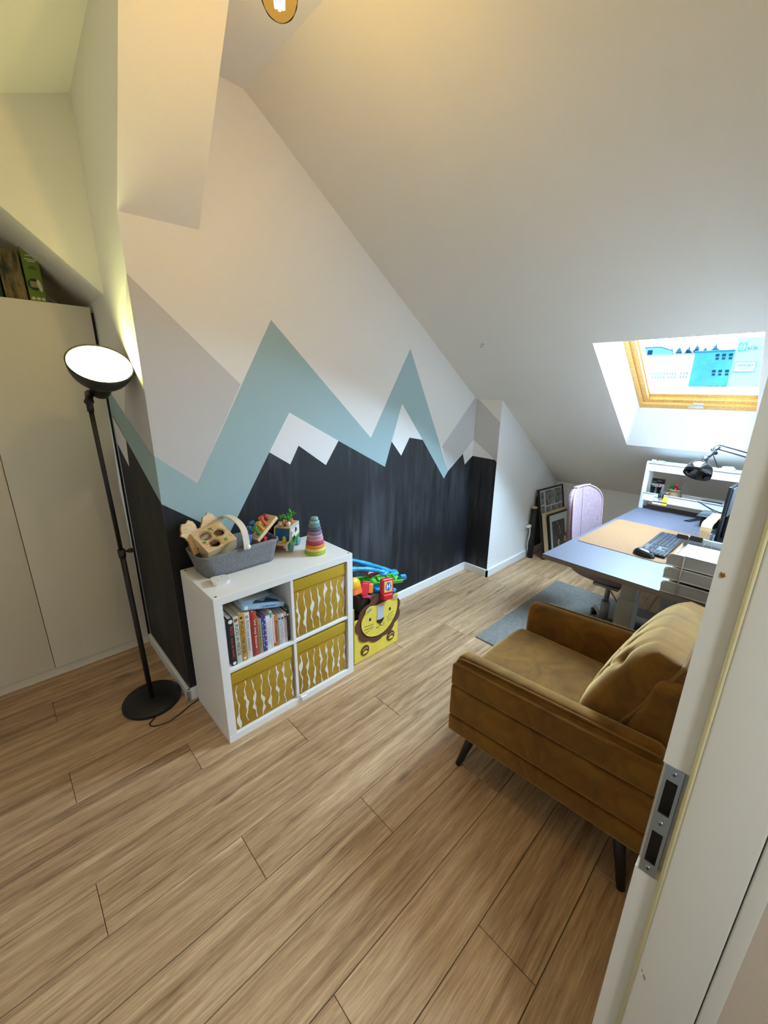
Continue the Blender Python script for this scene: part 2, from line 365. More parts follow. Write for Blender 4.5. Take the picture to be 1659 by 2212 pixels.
# ------------------------------------------------------------ door frame with strike plate
seal = mat('cream_rubber_seal', (214, 205, 165), .6); hole_m = mat('dark_hole_shade', (34, 28, 24), .8)
dj = MB()
for x, sgn in ((DX1, 1), (DX0, -1)):
    xa, xb = (x, x+.045) if sgn > 0 else (x-.045, x)
    if sgn > 0:   # right jamb: mortised for the strike plate
        z0, z1 = .925, 1.132
        dj.box((xa, -1.580, 0), (xb, YF-.001, z0)); dj.box((xa, -1.580, z1), (xb, YF-.001, 2.06)); dj.box((xa+.02, -1.58, z0), (xb, YF-.001, z1))
    else: dj.box((xa, -1.580, 0), (xb, YF-.001, 2.06))
    s0, s1 = (x-.014, x+.045) if sgn > 0 else (x-.045, x+.014)
    dj.box((s0, -1.660, 0), (s1, -1.583, 2.06), .003, 2)
    a0, a1 = (x-.011, x+.07) if sgn > 0 else (x-.07, x+.011)
    dj.box((a0, -1.680, 0), (a1, -1.662, 2.12), .002, 2)
dj.box((DX0, -1.58, 2.03), (DX1, YF-.001, 2.07)); dj.box((DX0, -1.66, 2.015), (DX1, -1.583, 2.07)); dj.box((DX0-.07, -1.68, 2.015), (DX1+.07, -1.662, 2.12))
jamb_m = mat('door_frame_paint', (226, 224, 214), .45, bump=.03, bscale=120)
door = struct('door_1', dj, jamb_m)
g = MB(); 
for xx in (DX1-.002, ): g.tube([(xx-.0035, -1.5815, 0.0), (xx-.0035, -1.5815, 2.02)], .0042, 10); g.tube([(xx-.009, -1.5815, 0), (xx-.009, -1.5815, 2.02)], .0022, 8)
part('rubber_seal', g, seal, door)
# strike plate: plate with two openings, built from strips
PY0, PY1, PZ0, PZ1 = -1.5725, -1.5505, .925, 1.132
px = DX1-.0012
def strip(m_, y0, y1, z0, z1): m_.box((px, y0, z0), (px+.0025, y1, z1))
sp = MB(); H1 = (1.046, 1.108); H2 = (.948, 1.010); hy0, hy1 = -1.5685, -1.5545
strip(sp, PY0, PY1, PZ0, H2[0]); strip(sp, PY0, PY1, H2[1], H1[0]); strip(sp, PY0, PY1, H1[1], PZ1)
for h in (H1, H2): strip(sp, PY0, hy0, *h); strip(sp, hy1, PY1, *h)
plate = part('strike_plate', sp, chrome, door, label='steel strike plate with two rectangular openings')
hb = MB(); hb.quad(A2([(PY0, PZ0), (PY1, PZ0), (PY1, PZ1), (PY0, PZ1)], px+.016)); part('strike_recess', hb, hole_m, plate)
for z in (PZ0+.011, (H1[0]+H2[1])/2, PZ1-.011):
    s_ = MB(); yc = -1.5615
    s_.cyl((px-.0012, yc, z), (px+.001, yc, z), .0046, .0052, 16); 
    s_.box((px-.0014, yc-.0028, z-.0005), (px-.0010, yc+.0028, z+.0005), mi=1); s_.box((px-.0014, yc-.0005, z-.0028), (px-.0010, yc+.0005, z+.0028), mi=1)
    part('screw', s_, [chrome, hole_m], plate)
for yq, zq, ry_, rz_ in ((-1.594, .742, .0016, .006), (-1.5895, .752, .0009, .003)):
    sm_ = MB(); sm_.prism(ellipse(0, 0, ry_, rz_, 10, .3), (DX1-.0142, yq, zq), (0, -1, 0), (0, 0, 1), .0003); part('scuff', sm_, mat('grey_scuff', (150, 148, 136), .7), door, label='small grey scuff on the white frame')
ch = MB(); ch.prism([(-.002, -.001), (.0, -.0042), (.002, -.003), (.0036, -.001), (.002, .0012), (.0026, .003), (0, .0018), (-.0016, .0034)], (DX1-.0004, -1.5535, 1.425), (0, -1, 0), (0, 0, 1), .0008)
part('chip', ch, mat('bare_brown_wood', (150, 92, 40), .8), door, label='brown chip in the white paint')

# ------------------------------------------------------------ skylight
FX0, FX1, FY0, FY1, FO = 2.64, 3.59, -1.366, -.686, .2
lining = mat('white_lining', (236, 236, 236), .55)
rv = MB()
rv.quad([SP(HX0, HY1), SP(HX1, HY1), SP(FX1, FY1, FO), SP(FX0, FY1, FO)]); rv.quad([SP(HX0, HY0), SP(HX1, HY0), SP(FX1, FY0, FO), SP(FX0, FY0, FO)])
rv.quad([SP(HX1, HY0), SP(HX1, HY1), SP(FX1, FY1, FO), SP(FX1, FY0, FO)]); rv.quad([SP(HX0, HY0), SP(HX0, HY1), SP(FX0, FY1, FO), SP(FX0, FY0, FO)])
struct('trim_1', rv, lining)
def ring(m_, x0, x1, y0, y1, wd, o0, o1, lo=None, ends=None):
    """four bars of a frame in the plane of the roof"""
    def bar(a, b, c, d): m_.add([SP(a, c, o0), SP(b, c, o0), SP(b, d, o0), SP(a, d, o0), SP(a, c, o1), SP(b, c, o1), SP(b, d, o1), SP(a, d, o1)],
                                [(0, 3, 2, 1), (4, 5, 6, 7), (0, 1, 5, 4), (1, 2, 6, 5), (2, 3, 7, 6), (3, 0, 4, 7)])
    wx = wd*.83; lo = wx if lo is None else lo
    bar(x0, x1, y1-wd, y1); bar(x0, x1, y0, y0+wd); bar(x1-lo, x1, y0+wd, y1-wd); bar(x0, x0+wx, y0+wd, y1-wd)
wfm = MB(); ring(wfm, FX0-.01, FX1+.01, FY0-.01, FY1+.012, .034, FO-.005, FO+.09, lo=.045); win = struct('window_1', wfm, pine)
sa = MB(); ring(sa, FX0+.01, FX1-.034, FY0+.012, FY1-.024, .034, FO+.012, FO+.09, lo=.03); sash = part('sash', sa, pine, win)
sa = MB(); ring(sa, FX0+.03, FX1-.062, FY0+.034, FY1-.054, .012, FO+.034, FO+.09, lo=.03); part('glazing_bead', sa, pine, sash)
gl = MB(); gl.quad([SP(FX0+.03, FY0+.03, FO+.055), SP(FX1-.09, FY0+.03, FO+.055), SP(FX1-.09, FY1-.06, FO+.055), SP(FX0+.03, FY1-.06, FO+.055)])
part('pane', gl, glassy('window_glass', (240, 248, 250), .1), sash)
sh = MB(); ring(sh, FX0-.06, FX1+.07, FY0-.07, FY1+.07, .08, FO+.02, FO+.1); struct('trim_2', sh, mat('grey_flashing', (70, 74, 78), .5))
hd = MB(); T = frame(SP(3.575, -1.03, FO-.006), (0, -1, 0), (NRM.z, 0, -NRM.x))
hd.box((-.055, -.018, 0), (.03, .012, .008), .003, 2, T=T); hd.box((-.03, -.034, .004), (.028, -.012, .018), .005, 3, T=T); 
hd.tube([(-.02, -.02, .012), (-.02, .0, .02), (-.085, .006, .02)], .006, 8, T=T)
part('window_handle', hd, mat('pale_steel', (215, 214, 205), .3, .6), win)

# ------------------------------------------------------------ view outside (built at its real distance)
def bld(name, label, mats, body, wins, X, wm, depth=12.):
    y0, y1, z1 = body; t = thing(name, label, 'building', (X, (y0+y1)/2, -10))
    m_ = MB(); m_.box((X, y0, -10), (X+depth, y1, z1)); wallo = part('facade', m_, mats[0], t)
    m_ = MB(); m_.box((X-.15, y0-.1, z1), (X+depth, y1+.1, z1+.18)); part('parapet', m_, mats[1], t)
    for (y, z, a, b) in wins:
        m_ = MB(); m_.box((X-.06, y-a/2, z-b/2), (X+.05, y+a/2, z+b/2)); part('window', m_, wm, wallo)
    return t
wmat = mat('far_window_glass', (38, 46, 52), .9, spec=0); facw = mat('white_render', (92, 96, 98), .8, spec=0); dkb = mat('far_window_dark', (4, 12, 20), .9, spec=0)
wl_ = []
for r_, z in enumerate((4.63, 4.07, 2.3)):
    for i in range(14):
        if i in ((), (6,), ())[r_] or (r_ < 2 and i == 10): continue
        wl_.append((18.75-i*.375, z, .19, .36 if r_ < 2 else .26))
bld('white_office', 'long white office block with small windows beyond the skylight', (facw, mat('grey_parapet', (44, 52, 58), .8, spec=0)), (13.2, 24, 7.35), wl_, 80, wmat)
wl_ = []
for y in (10.28, 9.55, 8.78):
    for z in (6.72, 4.55, 2.3): wl_ += [(y, z+.24, .42, .34), (y-.04, z-.22, .36, .28)]
bld('blue_office', 'blue office block with paired windows seen through the skylight', (mat('blue_cladding', (17, 44, 54), .9, var=.15, vscale=.35, spec=0), mat('teal_parapet', (16, 38, 48), .9, spec=0)), (7.2, 13.0, 7.5), wl_, 78, dkb)
t = thing('sign_tower', 'pale advertising tower with logo and sign panel outside the skylight', 'tower', (60, 4.6, -10))
m_ = MB(); m_.box((60, 3.0, -10), (63, 6.07, 7.4)); tb = part('tower_body', m_, mat('pale_blue_cladding', (44, 58, 64), .9, spec=0), t)
m_ = MB(); m_.box((59.94, 5.22, 6.02), (60.02, 5.86, 6.9)); lg = part('logo_panel', m_, mat('teal_logo', (20, 46, 54), .9, spec=0), t)
sgn = mat('sign_grey', (28, 38, 44), .9, spec=0)
Tt = frame((59.93, 5.54, 6.46), (0, -1, 0), (0, 0, 1))
m_ = MB(); m_.tube([Tt @ V((x, y, 0)) for x, y in ellipse(0, 0, .2, .3, 20)], .03, 6, closed=True); m_.tube([Tt @ V((x, y, 0)) for x, y in ((.12, .3), (.12, -.15), (-.05, -.12), (-.08, .05), (.1, .08))], .025, 6)
part('logo_mark', m_, mat('logo_white', (70, 76, 80), .9, spec=0), lg)
[text('letter', ch_, .62, sgn, t, frame((59.95, 5.02-.2*i_, 6.35), (0, -1, 0), (0, 0, 1)), ext=.02) for i_, ch_ in enumerate('aila')]
m_ = MB(); m_.box((59.9, 4.12, 3.95), (60.02, 5.84, 4.95)); pn = part('sign_panel', m_, mat('sign_white', (52, 62, 66), .9, spec=0), t)
m_ = MB(); m_.tube([(59.9, y, z) for y, z in ((4.12, 3.95), (5.84, 3.95), (5.84, 4.95), (4.12, 4.95))], .03, 4, closed=True); part('sign_border', m_, sgn, pn)
text('lettering', 'reklama.pgi.pl', .3, sgn, pn, frame((59.88, 4.98, 4.62), (0, -1, 0), (0, 0, 1)), width=1.35, ext=.01)
m_ = MB(); [m_.box((59.88, a, 4.18), (59.9, b, 4.3)) for a, b in ((5.3, 5.5), (4.95, 5.2), (4.6, 4.85))]; part('faded_line', m_, mat('sign_pale', (40, 50, 55), .9, spec=0), pn)
bld('blue_shed', 'small pale blue building left of the trees outside', (mat('pale_blue_render', (30, 48, 56), .9, spec=0), mat('blue_coping', (22, 38, 46), .9, spec=0)), (28.1, 34, 12.2), [(30.0, 11.0, 1.0, 1.2)], 120, dkb)
leafm = mat('distant_conifer', (14, 30, 38), .9, var=.3, vscale=.4, spec=0)
barkm = mat('distant_trunk', (40, 48, 52), .9, spec=0)
for i in range(13):
    y = 37.4-i*1.14+random.uniform(-.15, .15); h = 16.0+random.uniform(-.6, .7); X = 160+(i % 4)*6.5+random.uniform(-.3, .3)
    t = thing('conifer', 'dark conifer in the distant row behind the white office', 'tree', (X, y, -10), 'distant conifers behind the offices')
    m_ = MB(); m_.cyl((X, y, -10), (X, y, h-2.2), .3, .14, 6); part('trunk', m_, barkm, t)
    m_ = MB()
    for k in range(9):
        z = h-.15-k*.42; r = min(1.5, .32+.42*k)*random.uniform(.8, 1.1)
        m_.add([(X+random.uniform(-.1, .1), y+random.uniform(-.1, .1), z+.35)]+[(X+r*math.cos(a+k)*random.uniform(.6, 1.2), y+r*math.sin(a+k)*random.uniform(.6, 1.2), z-.25) for a in [2*math.pi*q/9 for q in range(9)]],
               [[0, 1+q, 1+(q+1) % 9] for q in range(9)])
    part('crown', m_, leafm, t)
m_ = MB(); m_.box((12, -120, -10.3), (260, 160, -10)); struct('ground', m_, mat('distant_ground', (50, 54, 54), .9, spec=0))

# ------------------------------------------------------------ lamps
glass_amber = glassy('amber_bulb_glass', (255, 234, 180), .04)
BP = V((.985, -.45, 2.548))
pt = thing('pendant_bulb', 'glowing amber filament bulb hanging under the ridge ceiling', 'lamp', tuple(BP))
Tb = Matrix.Translation(BP)
prof = [(.001, -.046), (.018, -.043), (.033, -.033), (.043, -.016), (.046, .002), (.043, .022), (.035, .042), (.025, .06), (.017, .075), (.0135, .085)]
# the camera sees its lower half: put the lowest point where the glass ends in view
Tb = Matrix.Translation(BP+V((0, 0, .010)))
part('bulb_glass', MB().lathe(prof, 28, T=Tb), glass_amber, pt)
f = MB()
for k in range(6):
    a = k*math.pi/3; f.cyl(Tb @ V((.010*math.cos(a), .010*math.sin(a), -.022)), Tb @ V((.013*math.cos(a), .013*math.sin(a), .04)), .0042, n=6)
part('filament', f, mat('glowing_filament', (255, 226, 170), .5, emit=40), pt)
part('socket', MB().lathe([(.0, .083), (.02, .083), (.021, .13), (.012, .145), (0, .145)], 20, T=Tb), black_m, pt)
part('cable', MB().cyl(Tb @ V((0, 0, .145)), (BP.x, BP.y, ZC-.012), .003), black_m, pt)
part('ceiling_rose', MB().lathe([(0, 0), (.045, 0), (.04, -.02), (0, -.022)], 24, T=Matrix.Translation((BP.x, BP.y, ZC))), black_m, pt)
bl = bpy.data.lights.new('bulb_light', 'POINT'); bl.energy = BULB_W; bl.color = (1, .78, .34); bl.shadow_soft_size = .02
blo = bpy.data.objects.new('bulb_light', bl); COL.objects.link(blo); blo.location = BP+V((0, 0, -.005))

HCn = V((.662, .575, 1.722)); nn = V((.25, -.64, .73)).normalized(); HR = .121
lt = thing('floor_lamp', 'black uplighter floor lamp with tilted glowing shade beside the wardrobe', 'lamp', (.624, .567, 0))
Tl = frame(HCn, V((1, 0, 0)), nn.cross(V((1, 0, 0))))
part('base', MB().lathe([(0, 0), (.136, 0), (.141, .006), (.141, .02), (.136, .027), (.02, .03), (0, .03)], 40, T=Matrix.Translation((.624, .567, 0))), black_m, lt)
jt = V((.597, .578, 1.555))
po = MB(); po.cyl((.624, .567, .03), (.611, .572, .862), .0125, n=16); part('pole', po, black_m, lt)
po = MB(); po.cyl((.611, .572, .85), jt, .0095, n=16); part('upper_pole', po, black_m, lt)
kn = MB(); kn.cyl((.6115, .572, .845), (.6105, .572, .885), .016, n=16); kn.cyl((.611, .572, .872), (.645, .555, .876), .006, n=10); kn.cyl((.638, .558, .875), (.652, .551, .877), .011, n=12); part('height_clamp', kn, black_m, lt)
jn = MB(); jn.cyl(jt-V((0, 0, .03)), jt+V((0, 0, .012)), .013, n=14); jn.cyl(jt+V((-.012, -.010, .012)), jt+V((.012, .010, .012)), .011, n=14); jn.cyl(jt+V((.0, 0, .01)), HCn-nn*.172, .012, .018, n=14); part('swivel_joint', jn, black_m, lt)
sk = MB().lathe([(.0, -.176), (.020, -.176), (.034, -.166), (.041, -.145), (.044, -.118), (.046, -.090)], 26, T=Tl); shade_m = mat('dark_shade_paint', (46, 45, 40), .5)
bowl = MB(); a_ = [(HR*math.sin(t), -.112*math.cos(t)) for t in [math.radians(q) for q in range(14, 91, 7)]]
bowl.lathe(a_+[(HR+.002, 0.002), (HR-.003, .003)]+[(r*.965, z*.95) for r, z in a_[::-1]], 44, T=Tl)
shd = part('lamp_shade', bowl, shade_m, lt); part('shade_neck', sk, shade_m, shd)
part('diffuser', MB().lathe([(0, .012), (HR*.4, .0105), (HR*.75, .006), (HR*.965, -.002)], 40, T=Tl), mat('glowing_diffuser', (248, 250, 166), .5, emit=LAMP_E), lt)
part('cord', MB().tube([(.60, .43, .004), (.565, .40, .004), (.585, .365, .004), (.65, .352, .004), (.71, .372, .004), (.745, .388, .004), (.79, .402, .004), (.86, .423, .004)], .003, 6, sub=4), black_m, lt)

# fill light added in the unseen hall, behind the camera
hl = thing('hall_fill_light', 'round fill light added in the unseen hall outside the doorway', 'lamp', (.2, -2.4, 2.55))
part('fitting', MB().lathe([(0, 0), (.16, 0), (.16, -.03), (.15, -.035)], 30, T=Matrix.Translation((.2, -2.4, 2.549))), white_l, hl)
part('diffuser', MB().lathe([(.15, -.03), (.1, -.05), (0, -.056)], 30, T=Matrix.Translation((.2, -2.4, 2.549))), mat('hall_fill_diffuser', (232, 244, 252), .5, emit=HALL_FILL_E), hl)

# ------------------------------------------------------------ wardrobe and boxes on it
wm = mat('cream_wardrobe_laminate', (232, 226, 210), .5, bump=.03, bscale=260)
wt = thing('wardrobe', 'tall cream wardrobe with flat doors in the alcove left of the pillar', 'wardrobe', (.01, 1.45, 0))
WY = 1.150; WX1 = .765
part('carcass', MB().box((-.735, WY+.02, .06), (WX1, 1.73, 2.015)), wm, wt)
part('plinth', MB().box((-.735, 1.168, 0), (WX1+.005, 1.22, .06)), wm, wt)
for a, b in ((.281, WX1), (-.223, .278), (-.735, -.226)): part('door', MB().box((a, WY, .062), (b, WY+.018, 2.022), .002, 2), wm, wt)
part('gap_shade_strip', MB().box((WX1+.001, WY+.03, 0), (XL-.001, WY+.05, 2.0)), black_m, wt)  # black strip stands in for the shade of the gap beside the pillar
gtext = mat('white_print', (222, 226, 205), .6); gdark = mat('dark_green_print', (38, 66, 22), .6)
def carton(name, label, x0, x1, y0, z1, lean, m):
    t = thing(name, label, 'box', ((x0+x1)/2, y0+.1, 2.015))
    fn = lambda p: V((p.x+lean*(p.z-2.0152), p.y, p.z))
    return t, part('carton', MB().box((x0, y0, 2.0152), (x1, y0+.22, z1), .002, 1, fn=fn), m, t), fn
t, b_, fn = carton('product_box', 'slim bright green box with a ring picture on top of the wardrobe', .538, .602, 1.235, 2.275, -.012, mat('lime_green_card', (118, 140, 44), .55))
def gp(name, poly, m, y=1.2342):
    part(name, MB().quad([fn(V((x, y, z))) for x, z in poly]), m, b_)
for z, a, b, hh in ((2.232, .554, .59, .004), (2.216, .548, .595, .004), (2.208, .558, .588, .004)): gp('print_line', [(a, z), (b, z), (b, z+hh), (a, z+hh)], gtext)
for z, a, b in ((2.184, .56, .582), (2.176, .555, .588)): gp('print_line', [(a, z), (b, z), (b, z+.004), (a, z+.004)], gdark)
gp('emblem', [(.552, 2.252), (.556, 2.262), (.566, 2.26), (.58, 2.262), (.588, 2.257), (.57, 2.25)], gtext)
mb = MB(); mb.prism(ellipse(0, 0, .026, .026, 20), (0, 0, 0), (1, 0, 0), (0, 0, 1), .0003, 0); mb.v = [fn(V((p.x+.567, 1.2339, p.z+2.108))) for p in mb.v]; part('ring_print', mb, gdark, b_)
gp('photo_print', [(.551, 2.095), (.578, 2.095), (.578, 2.122), (.551, 2.122)], mat('tan_print', (170, 150, 100), .6), 1.2333)
mb = MB(); mb.prism(ellipse(0, 0, .008, .028, 14, .15), (0, 0, 0), (1, 0, 0), (0, 0, 1), .0003, 0); mb.v = [fn(V((p.x+.586, 1.2330, p.z+2.105))) for p in mb.v]; part('pen_print', mb, gtext, b_)
for x in (.552, .571, .59):
    mb = MB(); mb.prism(ellipse(0, 0, .0085, .0075, 12), (0, 0, 0), (1, 0, 0), (0, 0, 1), .0003, 0); mb.v = [fn(V((p.x+x, 1.2339, p.z+2.045))) for p in mb.v]; part('badge_print', mb, gtext, b_)
t, b_, fn = carton('picture_box', 'box printed with a grassy photograph beside the slim green box', .448, .532, 1.245, 2.25, -.02, mat('grass_photo_card', (66, 74, 34), .6, var=.6, vscale=26, stretch=(2, 2, .6), var2=(150, 128, 78)))
t, b_, fn = carton('dark_box', 'dark green box at the left frame edge on the wardrobe', .36, .440, 1.25, 2.25, -.005, mat('dark_green_card', (28, 56, 30), .6))

# ------------------------------------------------------------ shelf unit
SX, SY, SW, SH, SD = .8105, .0116, .765, .77, .40
t0, t1 = .038, .016
sh_t = thing('cube_shelf', 'white four-cube shelf unit against the chalkboard wall', 'shelf', (SX+SW/2, SY+SD/2, 0))
melam = mat('white_melamine', (240, 238, 235), .4, bump=.02, bscale=300)
def sbox(name, x0, x1, z0, z1, y0=0., y1=SD): return part(name, MB().box((SX+x0, SY+y0, z0), (SX+x1, SY+y1, z1), .0012, 1), melam, sh_t)
top = sbox('top_panel', 0, SW, SH-t0, SH); sbox('bottom_panel', 0, SW, 0, t0)
sbox('side_panel', 0, t0, t0+.0004, SH-t0-.0004); sbox('side_panel', SW-t0, SW, t0+.0004, SH-t0-.0004)
xm, zm = SW/2, SH/2
sbox('divider', xm-t1/2, xm+t1/2, zm+t1/2, SH-t0, .004); sbox('divider', xm-t1/2, xm+t1/2, t0, zm-t1/2, .004)
sbox('middle_shelf', t0, SW-t0, zm-t1/2, zm+t1/2, .002)
sbox('back_panel', t0, SW-t0, t0, SH-t0, SD-.006, SD-.001)
for x, y in ((.019, .379), (.019, .017), (SW-.016, .016), (SW-.016, .379)): part('cover_cap', MB().cyl((SX+x, SY+y, SH-.001), (SX+x, SY+y, SH+.0006), .006, n=12), mat('grey_cap', (90, 88, 86), .5), top)
for z in (.52, .56, .60, .64, .30, .26): part('peg_hole', MB().cyl((SX+SW-t0-.0005, SY+.03, z+.08), (SX+SW-t0+.002, SY+.03, z+.08), .0028, n=8), mat('grey_cap', (90, 88, 86), .5), sh_t)
lk = MB(); lk.box((1.20, SY-.004, .012), (1.245, SY-.0005, .056), .001, 1); lk.box((1.204, SY-.012, .02), (1.24, SY-.003, .04), .002, 1)
tag(part('door_latch', lk, mat('white_plastic', (238, 238, 236), .4)), 'small white plastic latch stuck on the bottom edge of the shelf unit', 'latch')

must = mat('mustard_fabric', (176, 136, 30), .85, var=.09, vscale=30, bump=.25, bscale=420); must2 = mat('mustard_hem_fabric', (186, 152, 26), .85, bump=.25, bscale=420)
drip = mat('white_drip_print', (233, 229, 214), .85)
def basket(cx0, cz0, label, gap, seed):
    rnd = random.Random(seed)
    x0, x1 = SX+cx0+.006, SX+cx0+.330; z0 = cz0+.001; z1 = cz0+.338-gap; y0 = SY+.012
    t = thing('fabric_box', label, 'box', ((x0+x1)/2, y0+.18, z0), 'patterned fabric boxes in the shelf unit')
    zh = z1-.062
    b = MB(); b.box((x0, y0+.002, z0), (x1, y0+.36, zh+.005), .004, 2)
    n = 8
    for i in range(n):
        xc = x0+.018+(x1-x0-.03)*i/(n-1); za = z0+.004+(rnd.random()*.02 if i % 3 else 0); zb = zh-.004-rnd.random()*.016; m = 34; ph = rnd.random()*6; lo = []; hi = []
        fat = [(rnd.uniform(.1, .9), rnd.uniform(.05, .1)) for _ in range(2)]
        for k in range(m+1):
            q = k/m; z = za+(zb-za)*q; wv = .0045*math.sin(11*q+ph)+.0018*math.sin(29*q+ph*2)
            wd = .0024+.001*math.sin(23*q+ph)+sum(.006*math.exp(-((q-c)/s_)**2) for c, s_ in fat)
            if k == 0 or k == m: wd *= .35
            lo.append((min(max(xc+wv-wd, x0+.005), x1-.005), z)); hi.append((min(max(xc+wv+wd, x0+.005), x1-.005), z))
        vs = [V((x, y0+.0014, z)) for x, z in lo]+[V((x, y0+.0014, z)) for x, z in hi]
        b.add(vs, [[k, m+1+k, m+2+k, k+1] for k in range(m)], 1)
    part('body', b, [must, drip], t)
    h = MB(); h.box((x0-.001, y0-.002, zh), (x1+.001, y0+.362, z1), .005, 3); hm = part('hem', h, must2, t)
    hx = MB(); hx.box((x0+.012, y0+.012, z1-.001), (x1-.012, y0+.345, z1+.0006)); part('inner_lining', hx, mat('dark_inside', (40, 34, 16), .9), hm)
    st = MB(); st.tube([(x0+.002, y0-.0025, zh+.003), (x1-.002, y0-.0025, zh+.003)], .0009, 4); part('stitching', st, must, hm)
cxR = xm+t1/2; czT = zm+t1/2
basket(cxR, czT, 'mustard fabric box with white drips in the upper right cube', .012, 3)
basket(cxR, t0, 'mustard fabric box with white drips in the lower right cube', .018, 5)
basket(t0, t0, 'mustard fabric box with white drips in the lower left cube', .014, 9)

# books in the upper left cube
paper = mat('book_pages', (214, 204, 184), .8, stretch=(60, 2, 2), var=.06, vscale=6)
bx = SX+t0; bz = czT+.0005
def book(name, label, x0, wd, h, col, body=None, tcol=None, tsize=.02, y0=.024, depth=.185, extra=None, lean=0.):
    x0 += bx; y0 += SY
    t = thing(name, label, 'book', (x0+wd/2, y0+depth/2, bz), 'books standing in the shelf cube')
    c = mat('cover_%d_%d_%d' % col, col, .5)
    m_ = MB(); r = .0018
    m_.box((x0, y0, bz), (x0+r, y0+depth, bz+h)); m_.box((x0+wd-r, y0, bz), (x0+wd, y0+depth, bz+h)); m_.box((x0, y0-.0015, bz), (x0+wd, y0+.001, bz+h), .0008, 2)
    cv = part('cover', m_, c, t)
    part('pages', MB().box((x0+r, y0+.001, bz+.003), (x0+wd-r, y0+depth-.004, bz+h-.004)), paper, t)
    if body:
        sz = tsize; text('title', body, sz, mat('ink_%d_%d_%d' % tcol, tcol, .6), cv, frame((x0+wd*.5, y0-.0019, bz+h*.50), (0, 0, -1), (1, 0, 0)), width=h*.66, ext=.0003)
    for (zz, rr, cc) in extra or ():
        m_ = MB(); m_.prism(ellipse(0, 0, min(rr, wd*.42), rr, 14), (x0+wd/2, y0-.0018, bz+h*zz), (1, 0, 0), (0, 0, 1), .0003); part('emblem', m_, mat('print_%d_%d_%d' % cc, cc, .6), cv)
    return t
Wt = (236, 234, 228); DK = (40, 36, 34)
book('picture_book', 'thin white book at the left end, half hidden by the black one', .012, .009, .235, (214, 210, 206), y0=.05)
book('picture_book', 'black book spine with red title and white footer at the left', .022, .024, .247, (34, 32, 34), 'PUCIO  uczy się mówić', (196, 72, 84), .020, extra=((.93, .010, Wt), (.05, .008, Wt)))
book('picture_book', 'pale mint book with dark title second from the black book', .047, .024, .247, (196, 206, 190), 'PUCIO W MIEŚCIE', (62, 60, 58), .022, extra=((.92, .009, (150, 84, 60)), (.05, .007, (170, 200, 180))))
book('picture_book', 'mustard yellow book with dark title right of the mint one', .072, .026, .252, (190, 148, 66), 'PUCIO NA WSI', (84, 58, 26), .022, extra=((.91, .006, DK), (.06, .007, (230, 215, 180))))
book('picture_book', 'white book with grey title right of the mustard one', .099, .025, .246, (214, 211, 206), 'PUCIO umie opowiadać', (120, 124, 136), .018, extra=((.91, .008, (190, 140, 110)),))
book('thin_book', 'thin dark red book left of the brick red one', .125, .010, .243, (150, 52, 36))
book('thick_book', 'brick red book with white lettering', .136, .022, .236, (176, 66, 44), 'W tej bajce', Wt, .013)
book('thin_book', 'olive tan book right of the brick red one', .159, .021, .190, (150, 142, 112), 'przygody', (110, 100, 74), .009)
book('thin_book', 'thin royal blue book', .181, .010, .196, (48, 64, 142), 'bajki', (200, 206, 230), .007)
book('thin_book', 'thin violet book with white dots', .192, .009, .194, (84, 70, 132), extra=((.9, .003, Wt), (.75, .003, Wt), (.6, .003, Wt), (.45, .003, Wt), (.3, .003, Wt), (.12, .003, Wt)))
book('thin_book', 'first of two white books in the middle', .202, .011, .188, (224, 224, 232), 'opowiadania', (140, 146, 180), .006)
book('thin_book', 'second of two white books in the middle', .2135, .010, .188, (229, 229, 233), 'na dobranoc', (150, 156, 190), .006)
book('tall_book', 'white book with a turquoise top and tan page edge', .224, .012, .205, (222, 214, 214), extra=((.9, .016, (74, 160, 156)),), depth=.2)
book('thin_book', 'pinkish book with red foot', .2365, .010, .180, (222, 196, 192), extra=((.08, .010, (186, 48, 52)),))
book('board_book', 'orange brown board book with dark title', .247, .018, .172, (182, 122, 58), 'Pucio', (84, 50, 24), .013)
book('board_book', 'grey blue board book with white title', .266, .017, .170, (164, 174, 186), 'PUCIO', Wt, .013, extra=((.85, .006, (60, 66, 74)),))
book('board_book', 'white board book right of the grey blue one', .284, .015, .168, (224, 216, 216), 'Pucio', (150, 150, 170), .012, extra=((.86, .006, (90, 60, 60)),))
book('board_book', 'blush board book beside the night black one', .300, .0145, .168, (216, 204, 202), 'Pucio', (160, 140, 150), .012, extra=((.86, .006, (80, 60, 60)),))
book('board_book', 'black board book with a moon on its spine', .315, .0135, .176, (30, 24, 26), 'Pucio', (150, 110, 70), .010, extra=((.86, .006, Wt),))
book('board_book', 'teal board book at the right end of the row', .3290, .0065, .190, (84, 128, 140), y0=.03)
# book lying across the row
t = thing('lying_book', 'light blue book lying tilted on top of the row of books', 'book', (bx+.2, SY+.12, bz+.24), 'books standing in the shelf cube')
Tk = Matrix.Translation((bx+.095, SY+.034, bz+.2565)) @ Matrix.Rotation(math.radians(15.0), 4, 'Y')
lb = mat('light_blue_cover', (146, 182, 210), .45)
m_ = MB(); m_.box((0, 0, 0), (.222, .19, .002), T=Tk); m_.box((0, 0, .022), (.222, .19, .024), T=Tk); m_.box((0, -.002, 0), (.222, .001, .024), .0008, 2, T=Tk)
cv = part('cover', m_, lb, t); part('pages', MB().box((.004, .001, .002), (.218, .186, .022), T=Tk), paper, t)
text('title', 'PUCIO', .019, mat('ink_white', Wt, .6), cv, Tk @ frame((.062, -.0026, .012), (1, 0, 0), (0, 0, 1)), width=.052)
text('title', 'co się dzieje?', .011, mat('ink_blue', (60, 90, 130), .6), cv, Tk @ frame((.138, -.0026, .012), (1, 0, 0), (0, 0, 1)), width=.07)
